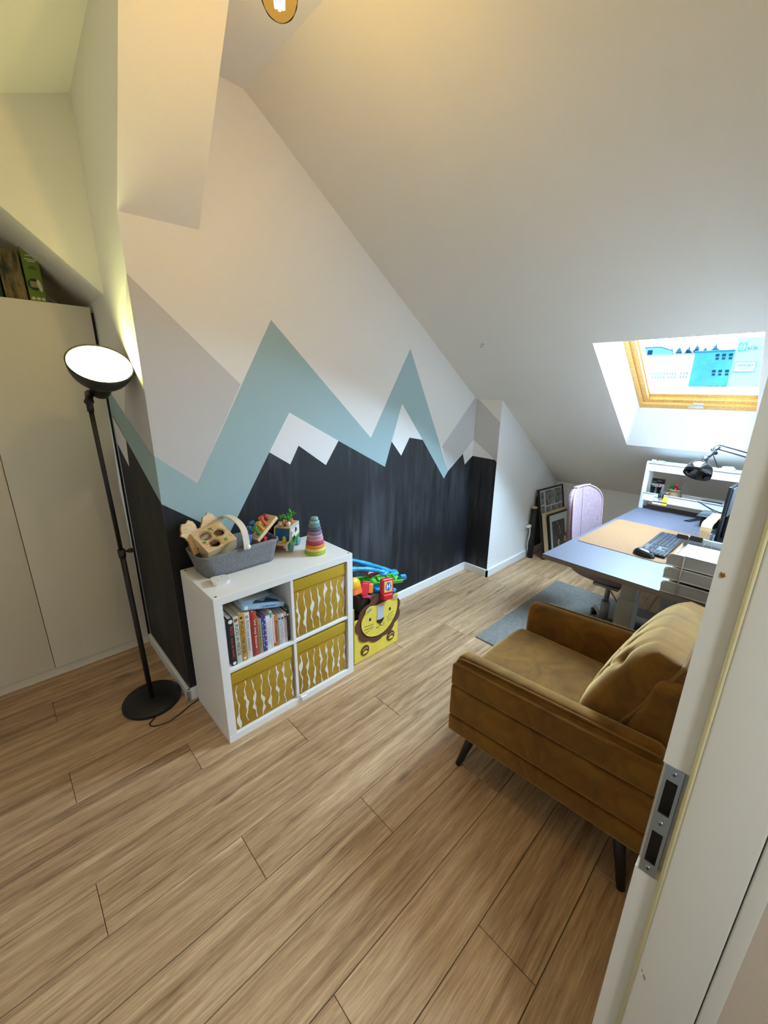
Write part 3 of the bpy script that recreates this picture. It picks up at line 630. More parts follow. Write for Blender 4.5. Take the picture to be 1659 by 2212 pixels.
m_ = MB(); m_.prism(ellipse(.02, .012, .011, .010, 14), Tk @ V((0, -.0024, 0)), Tk.to_3x3() @ V((1, 0, 0)), Tk.to_3x3() @ V((0, 0, 1)), .0003); part('emblem', m_, mat('ink_white', Wt, .6), cv)
m_ = MB(); m_.prism([(.06, .02), (.09, .05), (.12, .03), (.16, .07), (.2, .03), (.2, .012), (.06, .012)], Tk @ V((0, 0, .0245)), Tk.to_3x3() @ V((1, 0, 0)), Tk.to_3x3() @ V((0, 1, 0)), .0004); part('cover_picture', m_, mat('ink_navy', (44, 52, 74), .6), cv)
m_ = MB(); m_.prism([(.01, .03), (.05, .03), (.2, .1), (.2, .16), (.01, .16)], Tk @ V((0, 0, .0243)), Tk.to_3x3() @ V((1, 0, 0)), Tk.to_3x3() @ V((0, 1, 0)), .0004); part('cover_picture', m_, mat('ink_snow', (226, 232, 240), .6), cv)

# ------------------------------------------------------------ things on top of the shelf
ZT = SH+.0004
dv = thing('sensor_puck', 'flat white rounded device in front of the felt basket', 'device', (.902, .151, ZT))
m_ = MB(); m_.prism(rrect(-.036, -.036, .036, .036, .018), (.902, .151, ZT), V((.98, -.2, 0)), V((.2, .98, 0)), .009); part('base', m_, white_l, dv)
m_ = MB(); m_.prism(rrect(-.0375, -.0375, .0375, .0375, .019), (.902, .151, ZT+.0095), V((.98, -.2, 0)), V((.2, .98, 0)), .0085); cap = part('cap', m_, white_l, dv)
m_ = MB(); m_.cyl((.915, .165, ZT+.018), (.915, .165, ZT+.0183), .0025, n=10); m_.cyl((.889, .142, ZT+.018), (.889, .142, ZT+.0183), .0025, n=10); part('indicator', m_, mat('grey_cap', (90, 88, 86), .5), cap)

felt = mat('grey_felt', (116, 116, 118), .95, var=.12, vscale=150, bump=.3, bscale=300, var2=(136, 137, 140))
fb = thing('felt_basket', 'grey felt toy basket with cream handle on the shelf top', 'basket', (1.045, .30, ZT))
def loop(x0, x1, y0, y1, r, z, n=7): return [V((x, y, z)) for x, y in rrect(x0, y0, x1, y1, r, n)]
def rimz(p): # low at the ends, high in the middle
    q = min(1, abs(p.x-1.06)/(.19 if p.x > 1.06 else .165)); return .928-.056*(q*q*(3-2*q))
nl = 8*4
bot = loop(.868, 1.225, .208, .402, .05, ZT); rings = []
for k in range(7):
    q = k/6; L = loop(.868-.030*q, 1.225+.026*q, .208-.012*q, .402+.012*q, .05, 0)
    for p in L: p.z = ZT+(rimz(p)+.012-ZT)*q
    rings.append(L)
for k in range(7)[::-1]:
    q = k/6; L = loop(.874-.030*q, 1.219+.026*q, .214-.012*q, .396+.012*q, .045, 0)
    for p in L: p.z = max(ZT+.006, ZT+(rimz(p)+.012-ZT)*q)
    rings.append(L)
n = len(bot); vs = [p for L in rings for p in L]; m_ = MB()
m_.add(vs, [[i*n+k, i*n+(k+1) % n, (i+1)*n+(k+1) % n, (i+1)*n+k] for i in range(13) for k in range(n)], 0, True)
m_.add(bot, [list(range(n))[::-1]]); m_.add(rings[-1], [list(range(n))])
part('felt_body', m_, felt, fb)
cream = mat('cream_handle', (228, 220, 200), .5)
hp = [(1.058, .183, .885), (1.058, .184, .925), (1.056, .196, .975), (1.052, .225, 1.003), (1.046, .27, 1.018), (1.040, .33, 1.020), (1.034, .385, 1.005), (1.030, .415, .965), (1.030, .424, .90)]
P = smooth_path([V(p) for p in hp], 5); m_ = MB(); vs = []
for i, p in enumerate(P):
    t_ = (P[min(i+1, len(P)-1)]-P[max(i-1, 0)]).normalized(); x = V((1, 0, 0)); nr = t_.cross(x).normalized()
    vs += [p+x*.015+nr*.0035, p-x*.015+nr*.0035, p-x*.015-nr*.0035, p+x*.015-nr*.0035]
m_.add(vs, [[i*4+k, i*4+(k+1) % 4, i*4+4+(k+1) % 4, i*4+4+k] for i in range(len(P)-1) for k in range(4)]+[[0, 3, 2, 1], [len(vs)-4+k for k in range(4)]], 0, False)
hd = part('handle', m_, cream, fb)
for y, d in ((.186, -1), (.421, 1)):
    m_ = MB(); m_.lathe([(0, .007), (.008, .006), (.0125, .003), (.013, 0)], 18, T=frame((1.064, y+d*.004, .893), (1, 0, 0), (0, 0, -d))); part('button', m_, mat('white_plastic', (238, 238, 236), .4), fb)

# wooden shape sorter leaning in the basket
bw = mat('light_birch', (222, 188, 138), .5, var=.10, vscale=9, stretch=(3, 18, 18), var2=(232, 203, 158)); bw2 = mat('birch_edge', (188, 138, 82), .6, var=.1, vscale=14)
so = thing('shape_sorter', 'wooden animal shape sorter with three round holes, left in the felt basket', 'toy', (.96, .28, .87))
A = V((.857, .335, .968)); e2 = V((.147, .02, .028)).normalized(); e1 = V((.051, -.12, -.062)); e1 = (e1-e2*e1.dot(e2)).normalized(); Ts = frame(A, e2, -e1)   # local x right, y back, z out of the lid
LX, LY = .152, .142
hc_ = [(.048, -.047, .026), (.108, -.062, .024), (.056, -.108, .0235)]
# lid with real holes: strips between circles via a grid of polygons around each hole
def holed_plate(m_, x0, x1, y0, y1, holes, z0, z1, T, mi=0):
    bm = bmesh.new(); ov = [bm.verts.new((x, y, z1)) for x, y in ((x0, y0), (x1, y0), (x1, y1), (x0, y1))]
    ed = [bm.edges.new((ov[i], ov[(i+1) % 4])) for i in range(4)]
    for cx, cy, r in holes:
        hv = [bm.verts.new((cx+r*math.cos(2*math.pi*k/24), cy+r*math.sin(2*math.pi*k/24), z1)) for k in range(24)]
        ed += [bm.edges.new((hv[i], hv[(i+1) % 24])) for i in range(24)]
    bmesh.ops.triangle_fill(bm, edges=ed, use_beauty=True, use_dissolve=False)
    bad = [f for f in bm.faces if any((f.calc_center_median().xy-V((cx, cy))).length < r*.98 and all(abs((q.co.xy-V((cx, cy))).length-r) < 1e-4 for q in f.verts) for cx, cy, r in holes)]
    bmesh.ops.delete(bm, geom=bad, context='FACES_ONLY'); bm.verts.index_update()
    m_.add([q.co for q in bm.verts], [[q.index for q in f.verts] for f in bm.faces], mi, False, T); bm.free()
    for cx, cy, r in holes:
        r_ = [V((cx+r*math.cos(2*math.pi*k/24), cy+r*math.sin(2*math.pi*k/24), z1)) for k in range(24)]
        m_.add(r_+[V((p.x, p.y, z0)) for p in r_], [[k, (k+1) % 24, 24+(k+1) % 24, 24+k] for k in range(24)], mi, True, T)
lid = MB(); holed_plate(lid, 0, LX, -LY, 0, hc_, -.009, 0, Ts)
lid.add([(0, 0, 0), (LX, 0, 0), (LX, -LY, 0), (0, -LY, 0), (0, 0, -.009), (LX, 0, -.009), (LX, -LY, -.009), (0, -LY, -.009)], [(0, 1, 5, 4), (1, 2, 6, 5), (2, 3, 7, 6), (3, 0, 4, 7)], 0, False, Ts)
lid = part('lid', lid, bw, so)
for (cx, cy, r), c in zip(hc_, ((70, 74, 92), (150, 140, 70), (170, 110, 80))):
    m_ = MB(); m_.tube([Ts @ V((x, y, .0003)) for x, y in ellipse(cx, cy, r+.003, r+.003, 24)], .001, 4, closed=True); part('printed_ring', m_, mat('ring_print_%d' % c[0], c, .6), lid)
cl_m = mat('clover_print', (92, 150, 62), .6); dot_m = mat('dot_print', (176, 96, 60), .6)
for cx, cy in ((.088, -.022), (.020, -.080), (.108, -.116)):
    m_ = MB()
    for a in range(4): m_.prism(ellipse(cx+.0055*math.cos(a*math.pi/2+.5), cy+.0055*math.sin(a*math.pi/2+.5), .005, .004, 10), Ts @ V((0, 0, .0002)), e2, Ts.to_3x3() @ V((0, 1, 0)), .0003)
    part('printed_clover', m_, cl_m, lid)
for cx, cy in ((.08, -.018), (.092, -.034), (.022, -.096), (.038, -.09), (.14, -.112), (.084, -.082), (.026, -.118)):
    m_ = MB(); m_.prism(ellipse(cx, cy, .0028, .0028, 8), Ts @ V((0, 0, .0002)), e2, Ts.to_3x3() @ V((0, 1, 0)), .0003); part('printed_dot', m_, dot_m, lid)
bxm = MB(); D = .075
def wall_(a, b, c, d): bxm.box(a, b, T=Ts)
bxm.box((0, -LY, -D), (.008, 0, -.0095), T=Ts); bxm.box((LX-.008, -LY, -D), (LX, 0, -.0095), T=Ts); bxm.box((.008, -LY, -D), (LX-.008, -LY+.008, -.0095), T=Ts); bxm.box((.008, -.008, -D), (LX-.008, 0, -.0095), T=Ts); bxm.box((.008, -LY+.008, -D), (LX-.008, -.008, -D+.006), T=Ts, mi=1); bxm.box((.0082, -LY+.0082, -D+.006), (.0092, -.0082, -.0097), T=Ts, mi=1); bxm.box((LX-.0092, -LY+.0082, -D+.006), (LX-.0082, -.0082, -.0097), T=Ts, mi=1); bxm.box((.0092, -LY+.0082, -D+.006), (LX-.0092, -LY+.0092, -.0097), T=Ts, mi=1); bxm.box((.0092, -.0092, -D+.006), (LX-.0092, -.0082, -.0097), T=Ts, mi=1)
sd = part('box_sides', bxm, [bw, hole_m], so)  # dark inner faces paint the enclosed shade seen through the holes
for cy, cz, r, c in ((-.03, -.022, .006, cl_m), (-.105, -.05, .006, cl_m), (-.12, -.035, .005, cl_m), (-.06, -.05, .009, dot_m), (-.085, -.03, .004, dot_m)):
    m_ = MB(); m_.prism(ellipse(cy, cz, r, r*.8, 8), Ts @ V((-.0004, 0, 0)), Ts.to_3x3() @ V((0, 1, 0)), Ts.to_3x3() @ V((0, 0, 1)), -.0003); part('printed_leaf', m_, c, sd)
sil = [(-.030, -.10), (-.022, -.03), (-.03, -.005), (-.046, .012), (-.036, .022), (-.03, .043), (-.016, .064), (.004, .058), (.022, .070), (.040, .055), (.046, .034), (.044, .012), (.062, .010), (.082, .03), (.098, .055), (.118, .058), (.132, .066), (.150, .052), (.160, .03), (.166, 0), (.168, -.05), (.16, -.10)]
sil = [(x*.91, y*.95) for x, y in sil]; m_ = MB(); m_.prism(sil, Ts @ V((0, .001, -.006)), e2, Ts.to_3x3() @ V((0, .72, .70)), -.017, mi_side=1); part('animal_silhouette', m_, [bw, bw2], so)
for (x, y, c, r) in ((.050, -.052, (60, 62, 66), .018), (.112, -.068, (226, 140, 44), .017), (.056, -.110, (120, 140, 50), .016)):
    m_ = MB(); m_.lathe([(0, -r), (r*.7, -r*.7), (r, 0), (r*.7, r*.7), (0, r)], 16, T=Ts @ Matrix.Translation((x, y, -.045))); tag(part('wooden_ball', m_, mat('ball_%d' % c[0], c, .5)), '%s wooden ball inside the shape sorter' % {60: 'dark grey', 226: 'orange', 120: 'olive green'}[c[0]], 'ball')

# hammer bench with pegs
hbn = thing('hammer_bench', 'wooden hammer bench with coloured pegs, right in the felt basket', 'toy', (1.19, .28, .9))
b0 = V((1.140, .262, .905)); bd = V((.115, .030, .078)).normalized(); bu = V((-.55, -.1, .80)); bu = (bu-bd*bu.dot(bd)).normalized(); Th = frame(b0, bd, bu.cross(bd)); 
m_ = MB(); m_.box((-.02, -.045, -.010), (.145, .045, .010), .003, 2, T=Th); part('board', m_, bw, hbn, wn=True)
for x, y, c, hh in ((.015, -.028, (62, 140, 62), .05), (.045, -.026, (216, 158, 40), .05), (.078, -.022, (212, 96, 44), .055), (.045, .022, (60, 120, 180), .045), (.015, .024, (52, 100, 160), .04), (.112, .0, (176, 60, 84), .03)):
    Tp = Th @ Matrix.Translation((x, y, .010)); r = .009
    m_ = MB(); m_.lathe([(0, -.03), (r*.75, -.03), (r*.75, 0), (r*.75, hh-.014), (r*.9, hh-.010), (r*1.55, hh-.007), (r*1.6, hh), (r*1.3, hh+.002), (0, hh+.002)], 18, T=Tp); m_.lathe([(r*.75, .001), (r*1.3, .002), (r*1.35, .007), (r*.8, .010)], 18, T=Tp)
    part('peg', m_, mat('peg_%d_%d' % c[:2], c, .45), hbn)
def chunk(name, label, lo, hi, c, rot): 
    T = Matrix.Translation((V(lo)+V(hi))/2) @ Matrix.Rotation(rot, 4, V((.3, .5, 1)).normalized()); d = (V(hi)-V(lo))/2
    return tag(part(name, MB().box(-d, d, .004, 2, T=T), mat('toy_%d_%d' % c[:2], c, .45)), label, 'toy')
chunk('wooden_block', 'red wooden block in the right end of the felt basket', (1.168, .24, .868), (1.195, .265, .898), (196, 40, 44), .5)
chunk('wooden_block', 'violet wooden block behind the red block in the felt basket', (1.19, .285, .876), (1.214, .32, .91), (132, 78, 160), .9)
chunk('wooden_block', 'blue wooden block beside the basket handle', (1.087, .235, .885), (1.112, .265, .93), (62, 116, 196), .3)
chunk('wooden_block', 'lilac wooden block below the green peg', (1.112, .28, .885), (1.138, .315, .925), (128, 108, 160), .2)

# ring stacker
rs = thing('ring_stacker', 'pastel stacking toy of eleven wooden rings at the right of the shelf top', 'toy', (1.432, .155, ZT))
RC = V((1.432, .156, ZT)); rc = [(150, 176, 44), (222, 200, 112), (214, 134, 40), (168, 62, 92), (196, 138, 150), (190, 148, 164), (138, 116, 152), (96, 94, 116), (112, 142, 146), (138, 184, 184), (128, 166, 164)]
rad = [.0575, .0545, .051, .048, .0445, .0415, .038, .0345, .0315, .0265, .0205]; z = 0
part('spindle', MB().cyl(RC, RC+V((0, 0, .196)), .006), bw, rs)
for i, (r, c) in enumerate(zip(rad, rc)):
    h = .0185; off = V((.001*math.sin(i*2.1), .001*math.cos(i*1.7), z)); T = Matrix.Translation(RC+off)
    inner = .0075 if i < 10 else .0
    pr = [(inner, 0), (r-.003, 0), (r, .003), (r, h-.003), (r-.003, h), (inner, h)]
    part('ring', MB().lathe(pr, 36, T=T, close=inner > 0), mat('ring_%d_%d' % c[:2], c, .6), rs); z += h
    if i == 9: z += .0

# wooden toy van with vegetables
vt = thing('toy_van', 'wooden toy van with painted green sides beside the ring stacker', 'toy', (1.40, .30, ZT))
Tv = Matrix.Translation((1.306, .232, ZT)) @ Matrix.Rotation(math.radians(38), 4, 'Z')   # local x to the rear, y across
VW, VL = .095, .19
van_w = mat('cream_van_paint', (226, 214, 196), .5); van_g = mat('green_van_paint', (92, 150, 44), .5, var=.25, vscale=12, var2=(44, 120, 66)); blue_m = mat('van_window_blue', (40, 104, 160), .3); lblue = mat('van_trim_blue', (120, 160, 205), .5)
prof = [(0, .018), (VL, .018), (VL, .132), (.058, .132), (.045, .062), (.0, .058)]
for y, dm in ((0, 1), (VW-.007, -1)):
    m_ = MB(); m_.prism([(p[0], p[1]) for p in prof], (0, y+.007, 0), (1, 0, 0), (0, 0, 1), .007, T=Tv); sd = part('side_panel', m_, van_w, vt)
    yy = y-.0004 if dm > 0 else y+.0074
    ex = (1, 0, 0); 
    def sp_(name, poly, m2, dep=.0004): 
        q = MB(); q.prism(poly, (0, yy, 0), ex, (0, 0, 1), dep if dm > 0 else -dep, T=Tv); part(name, q, m2, sd)
    sp_('painted_grass', [(.002, .02), (VL-.002, .02), (VL-.002, .062), (.12, .058), (.075, .074), (.046, .06), (.002, .054)], van_g)
    sp_('shape_opening', [(.075, .044), (.083, .036), (.09, .043), (.1, .04), (.112, .05), (.122, .055), (.115, .066), (.105, .075), (.095, .07), (.082, .072)], hole_m, .0008)
    sp_('shape_opening', [(.118, .09), (.125, .082), (.132, .09), (.142, .086), (.15, .098), (.142, .108), (.13, .114), (.122, .106)], hole_m, .0008)
    sp_('side_window', [(.055, .066), (.066, .07), (.07, .105), (.064, .112), (.058, .1)], blue_m)
    for a in (.075, .102, .129, .156): sp_('blue_dash', [(a, .119), (a+.02, .119), (a+.02, .126), (a, .126)], lblue)
    sp_('pink_star', [(.082+.009*(1 if k % 2 else .4)*math.cos(k*math.pi/5), .094+.009*(1 if k % 2 else .4)*math.sin(k*math.pi/5)) for k in range(10)], mat('star_pink', (186, 120, 130), .6))
m_ = MB(); m_.box((.058, .007, .125), (VL, VW-.007, .132), T=Tv); m_.box((.001, .007, .05), (.046, VW-.007, .058), T=Tv); m_.box((.001, .007, .018), (.008, VW-.007, .05), T=Tv); m_.box((VL-.008, .007, .018), (VL-.001, VW-.007, .125), T=Tv); m_.box((.008, .007, .018), (VL-.008, VW-.007, .024), T=Tv)
part('chassis', m_, bw, vt)
m_ = MB(); m_.add([(.0455, .01, .064), (.0455, VW-.01, .064), (.0575, VW-.01, .124), (.0575, .01, .124)], [(0, 1, 2, 3)], 0, False, Tv); part('windscreen', m_, blue_m, vt)
m_ = MB(); m_.box((-.0006, .012, .02), (.0008, VW-.012, .046), T=Tv); part('grille', m_, mat('van_grille_brown', (110, 70, 50), .6), vt)
for y in (.014, VW-.014):
    m_ = MB(); m_.prism(ellipse(y, .042, .008, .009, 12), (-.0012, 0, 0), (0, 1, 0), (0, 0, 1), -.0006, T=Tv); m_.prism(ellipse(y, .042, .003, .004, 10), (-.0022, 0, 0), (0, 1, 0), (0, 0, 1), -.0006, mi=1, T=Tv); part('printed_eye', m_, [white_l, black_pl], vt)
for x in (.042, .15):
    for y, d in ((-.006, -1), (VW+.006, 1)):
        m_ = MB(); Tw = Tv @ frame((x, y-d*.006, .0225), (1, 0, 0), (0, 0, -d)); m_.lathe([(0, 0), (.0215, 0), (.0225, .002), (.0225, .010), (.0205, .012), (0, .012)], 24, T=Tw)
        wh = part('wheel', m_, mat('wheel_teal', (96, 164, 178), .5), vt)
        m_ = MB()
        for k in range(6): m_.cyl((.010*math.cos(k*math.pi/3), .010*math.sin(k*math.pi/3), .0118), (.010*math.cos(k*math.pi/3), .010*math.sin(k*math.pi/3), .0123), .0036, n=8, T=Tw)
        part('wheel_spots', m_, mat('wheel_dark_teal', (34, 84, 110), .5), wh)
for y, c in ((.024, (200, 172, 30)), (.066, (120, 158, 156))):
    m_ = MB(); m_.tube([Tv @ V((.005+.02*k/8, y, .058+.032*math.sin(math.pi*k/8)**.7)) for k in range(9)], .0075, 8); tag(part('wooden_arch', m_, mat('arch_%d' % c[0], c, .5)), '%s wooden arch standing on the toy van bonnet' % ('yellow' if c[0] == 200 else 'grey green'), 'toy')
leaf_m = mat('felt_leaf_green', (72, 152, 56), .8)
def veg(name, label, x, y, r, c, hh=.02, lay=False, leaves=5, lh=.03):
    t = thing(name, label, 'toy', tuple(Tv @ V((x, y, .1325)))); T = Tv @ Matrix.Translation((x, y, .1326))
    part('root', MB().lathe([(0, 0), (r*.75, .001), (r, hh*.35), (r*.98, hh*.8), (r*.6, hh), (0, hh*1.02)], 16, T=T), mat('veg_%d_%d' % c[:2], c, .6), t)
    m_ = MB(); rnd = random.Random(int(x*1e4+y*1e3))
    for k in range(leaves):
        a = 2*math.pi*k/leaves+rnd.random(); sp2 = rnd.uniform(.35, .9); ux = V((math.cos(a)*sp2, math.sin(a)*sp2, 1)).normalized(); uy = V((-math.sin(a), math.cos(a), 0)); un_ = ux.cross(uy); o = V((0, 0, hh*.95)); hgt = lh*rnd.uniform(.75, 1.1)
        pts = [(0, .002), (.3, .006), (.6, .010), (.85, .0075), (1, .001)]
        vs = []
        for q, wd in pts: cc = o+ux*hgt*q+un_*.004*math.sin(q*3); vs += [cc+uy*wd, cc+un_*.0022, cc-uy*wd, cc-un_*.0012]
        m_.add(vs, [[i*4+j, i*4+(j+1) % 4, i*4+4+(j+1) % 4, i*4+4+j] for i in range(4) for j in range(4)]+[[0, 3, 2, 1], [16, 17, 18, 19]], 0, True, T)
    part('leaves', m_, leaf_m, t)
veg('toy_turnip', 'white felt turnip with big leaves at the front of the van roof', .085, .022, .0135, (232, 228, 222), .024, lh=.042, leaves=6)
veg('toy_parsnip', 'white felt parsnip with a curled leaf at the left of the van roof', .075, .066, .011, (226, 216, 200), .026, lh=.038, leaves=3)
veg('toy_carrot', 'orange felt carrot standing on the van roof behind the turnip', .135, .028, .0135, (222, 112, 52), .024, lh=.048, leaves=6)
veg('toy_carrot', 'dull orange felt carrot behind the standing carrot', .112, .066, .012, (196, 96, 46), .02, lh=.04, leaves=4)
veg('toy_radish', 'red felt radish at the rear of the van roof', .172, .040, .012, (196, 36, 62), .02, lh=.05, leaves=5)
for x, y, c, l in ((.073, .04, (150, 58, 34), 'brown wooden bead beside the turnip'), (.108, .016, (150, 178, 60), 'lime green wooden bead on the van roof edge')):
    m_ = MB(); r = .0075; m_.lathe([(0, -r), (r*.7, -r*.7), (r, 0), (r*.7, r*.7), (0, r)], 14, T=Tv @ Matrix.Translation((x, y, .1328+r))); tag(part('wooden_bead', m_, mat('bead_%d' % c[0], c, .5)), l, 'toy')

# ------------------------------------------------------------ lion bin with track toys
yel = mat('yellow_felt', (230, 206, 78), .9, var=.05, vscale=40, bump=.15, bscale=300); yin = mat('amber_lining', (204, 152, 30), .85); brn = mat('brown_felt', (96, 56, 34), .9, bump=.15, bscale=300)
ink = mat('dark_brown_print', (48, 30, 20), .8); fgrey = mat('pale_grey_felt', (186, 186, 198), .9); tan_f = mat('grey_beige_felt', (168, 158, 132), .9)
lb_t = thing('toy_bin', 'yellow felt toy bin with a lion face right of the shelf unit', 'bin', (1.81, .20, 0))
LX0, LX1, LY0, LY1, LH = 1.618, 1.993, .052, .335, .335
m_ = MB(); th = .006
m_.box((LX0, LY0, .001), (LX1, LY0+th, LH-.03), .002, 1); m_.box((LX0, LY1-th, .001), (LX1, LY1, LH), .002, 1)
m_.box((LX1-th, LY0+th, .001), (LX1, LY1-th, LH), .002, 1); m_.box((LX0, LY0+th, .001), (LX1, LY1, .008)); body = part('bin_wall', m_, yel, lb_t)
part('side_flap', MB().box((LX0, LY0+th, .01), (LX0+th, LY1-th, LH+.05), .002, 1), yin, lb_t)
yf = LY0
def felt_shape(name, poly, m2, d0, d1, parent, hole=None):
    q = MB(); q.prism(poly, (0, yf-d0, 0), (1, 0, 0), (0, 0, 1), d1); return part(name, q, m2, parent)
def blob(pts, sub=5): return [(p.x, p.y) for p in smooth_path([V((a, b, 0)) for a, b in pts], sub, True)]
mane = []
mc = (1.826, .252); nlob = 9
for k in range(nlob*8):
    a = 2*math.pi*k/(nlob*8); r = .150+.016*abs(math.sin(a*nlob/2)); sx = 1.12 if math.cos(a) > 0 else 1.26
    mane.append((mc[0]+r*sx*math.cos(a), mc[1]+r*.98*math.sin(a)))
mane = [(max(x, 1.62), z) for x, z in mane]
fm = felt_shape('mane', mane, brn, .001, .004, lb_t)
face = blob([(1.712, .345), (1.742, .362), (1.79, .350), (1.85, .352), (1.905, .356), (1.945, .360), (1.968, .332), (1.972, .285), (1.955, .225), (1.905, .168), (1.845, .140), (1.775, .142), (1.712, .172), (1.672, .228), (1.668, .282), (1.688, .318)])
ff = felt_shape('face', face, yel, .0052, .004, lb_t)
m_ = MB(); m_.tube([(x, yf-.0092, z) for x, z in face], .0018, 5, closed=True); part('face_piping', m_, mat('pale_yellow_piping', (236, 216, 96), .85), ff)
for pts in ([(1.700, .322), (1.702, .352), (1.735, .366), (1.760, .352), (1.742, .335)], [(1.915, .352), (1.942, .378), (1.972, .372), (1.975, .345), (1.955, .332)]):
    er = felt_shape('ear', blob(pts), yel, .0095, .003, ff); cx_ = sum(p[0] for p in pts)/5; cz_ = sum(p[1] for p in pts)/5
    felt_shape('ear_lining', blob([(cx_+(a-cx_)*.62, cz_+(b-cz_)*.62-.004) for a, b in pts]), tan_f, .0126, .0012, er) if False else part('ear_lining', MB().prism(blob([(cx_+(a-cx_)*.62, cz_+(b-cz_)*.62-.004) for a, b in pts]), (0, yf-.0126, 0), (1, 0, 0), (0, 0, 1), .0012), tan_f, er)
felt_shape('nose_bridge', [(1.792, .348), (1.852, .350), (1.851, .238), (1.792, .242)], fgrey, .0095, .0015, ff)
felt_shape('nose', blob([(1.790, .248), (1.822, .243), (1.852, .246), (1.842, .226), (1.822, .214), (1.800, .226)]), ink, .0112, .0015, ff)
for x, z in ((1.735, .276), (1.905, .284)): felt_shape('eye', ellipse(x, z, .0085, .0115), ink, .0095, .001, ff)
m_ = MB(); yw = yf-.0096
for a, b in (((1.690, .242), (1.765, .232)), ((1.686, .218), (1.760, .216)), ((1.690, .193), (1.763, .205)), ((1.880, .232), (1.938, .256)), ((1.884, .218), (1.940, .232)), ((1.880, .203), (1.930, .206))): m_.tube([(a[0], yw, a[1]), (b[0], yw, b[1])], .0014, 5)
part('whiskers', m_, ink, ff)
m_ = MB(); m_.tube([(x, yw, z) for x, z in ((1.786, .201), (1.793, .192), (1.806, .191), (1.818, .200), (1.822, .214), (1.826, .200), (1.838, .192), (1.851, .195), (1.858, .206))], .0014, 5, sub=3); part('mouth', m_, ink, ff)
for x, z in ((1.800, .207), (1.806, .203), (1.811, .208), (1.837, .209), (1.843, .206), (1.847, .211)): felt_shape('freckle', ellipse(x, z, .0015, .0015, 8), ink, .0096, .0006, ff)
for x, z in ((1.700, .068), (1.925, .075)):
    pw = felt_shape('paw', ellipse(x, z, .034, .036, 22), brn, .001, .003, lb_t)
    felt_shape('paw_pad', blob([(x-.02, z-.017), (x-.008, z-.002), (x+.008, z-.002), (x+.02, z-.017), (x, z-.022)]), yel, .0042, .0008, pw)
    for k in range(4): felt_shape('toe', ellipse(x-.018+.012*k, z+.012+(.004 if k in (1, 2) else -.001), .0036, .005, 10), yel, .0042, .0008, pw)

tb_ = mat('toy_blue', (40, 150, 206), .35); tg_ = mat('toy_green', (90, 196, 70), .35); tr_ = mat('toy_red', (206, 44, 58), .35); to_ = mat('toy_orange', (240, 120, 52), .35); ty_ = mat('toy_yellow', (236, 180, 40), .35); tn_ = mat('toy_navy', (32, 48, 110), .4)
def track(name, label, a, b, wd, hgt, c, ribs, bend=0., rim=.008, cat='toy'):
    """a channel-shaped track piece from a to b"""
    a = V(a); b = V(b); t = thing(name, label, cat, tuple((a+b)/2)); d = b-a; ex = d.normalized(); up = V((0, -.45, .9)); up = (up-ex*up.dot(ex)).normalized(); sy = up.cross(ex); n = 12
    def pt_(q, s_, h): return a+d*q+up*(bend*math.sin(math.pi*q)+h)+sy*s_
    m_ = MB(); sec = [(-wd, 0), (wd, 0), (wd, hgt), (wd-rim, hgt), (wd-rim, .004), (-wd+rim, .004), (-wd+rim, hgt), (-wd, hgt)]
    vs = [pt_(i/n, s_, h) for i in range(n+1) for s_, h in sec]
    m_.add(vs, [[i*8+k, i*8+(k+1) % 8, i*8+8+(k+1) % 8, i*8+8+k] for i in range(n) for k in range(8)]+[[7, 6, 5, 4, 3, 2, 1, 0], [n*8+k for k in range(8)]], 0, False)
    tr = part('channel', m_, c, t)
    for q in ribs:
        m_ = MB(); Tq = frame(pt_(q, 0, .004), ex, sy); m_.box((-.003, -wd+rim, 0), (.003, wd-rim, hgt*.55), T=Tq); part('rib', m_, c, tr)
    for q, sg in ((0, -1), (1, 1)):
        m_ = MB(); Tq = frame(pt_(q, 0, .004), ex*sg, sy*sg); m_.box((0, -.012, -.003), (.010, .012, .008), .002, 1, T=Tq); m_.cyl((.016, 0, -.003), (.016, 0, .008), .010, n=14, T=Tq); part('connector', m_, c, tr)
    return t
def rail(name, label, pts, r, c):
    t = thing(name, label, 'toy', pts[0]); P = smooth_path([V(p) for p in pts], 6); n = len(P)
    rr = [r*(1+.28*(1 if (i*5//n) % 2 == 0 else 0)) for i in range(n)]
    part('rail_bar', MB().tube(P, rr, 12), c, t)
    m_ = MB(); m_.lathe([(0, -r*.6), (r*1.9, -r*.6), (r*2.1, 0), (r*1.9, r*.6), (0, r*.6)], 18, T=Matrix.Translation(P[-1]) @ Matrix.Rotation(.5, 4, 'X') @ Matrix.Diagonal((1.5, 1, 1, 1))); part('paddle_end', m_, c, t); return t
rail('toy_track_rail', 'long blue toy rail highest on the heap in the lion bin', [(1.66, .215, .635), (1.75, .21, .610), (1.84, .20, .565), (1.95, .19, .51), (2.06, .17, .443)], .0125, tb_)
rail('toy_track_rail', 'second blue toy rail below the highest one in the lion bin', [(1.63, .115, .620), (1.70, .11, .605), (1.78, .10, .580), (1.86, .09, .545), (1.89, .085, .53)], .012, tb_)
m_ = MB(); m_.lathe([(.028, -.007), (.040, -.007), (.042, 0), (.040, .007), (.028, .007)], 26, T=Matrix.Translation((1.69, .222, .620)) @ Matrix.Rotation(1.25, 4, 'X'), close=True); tag(part('toy_ring', m_, tg_), 'green toy hoop at the far end of the blue rails', 'toy')
track('toy_track', 'green channel track lying across the lion bin behind the red sign', (1.70, .155, .485), (2.085, .135, .402), .034, .026, tg_, (.22, .5, .72, .86))
track('toy_track', 'blue track piece under the green track in the lion bin', (1.76, .115, .440), (1.99, .105, .362), .026, .018, tb_, (.3, .6))
t = thing('toy_connector', 'blue connector plugged on the right end of the green track', 'toy', (2.10, .12, .40))
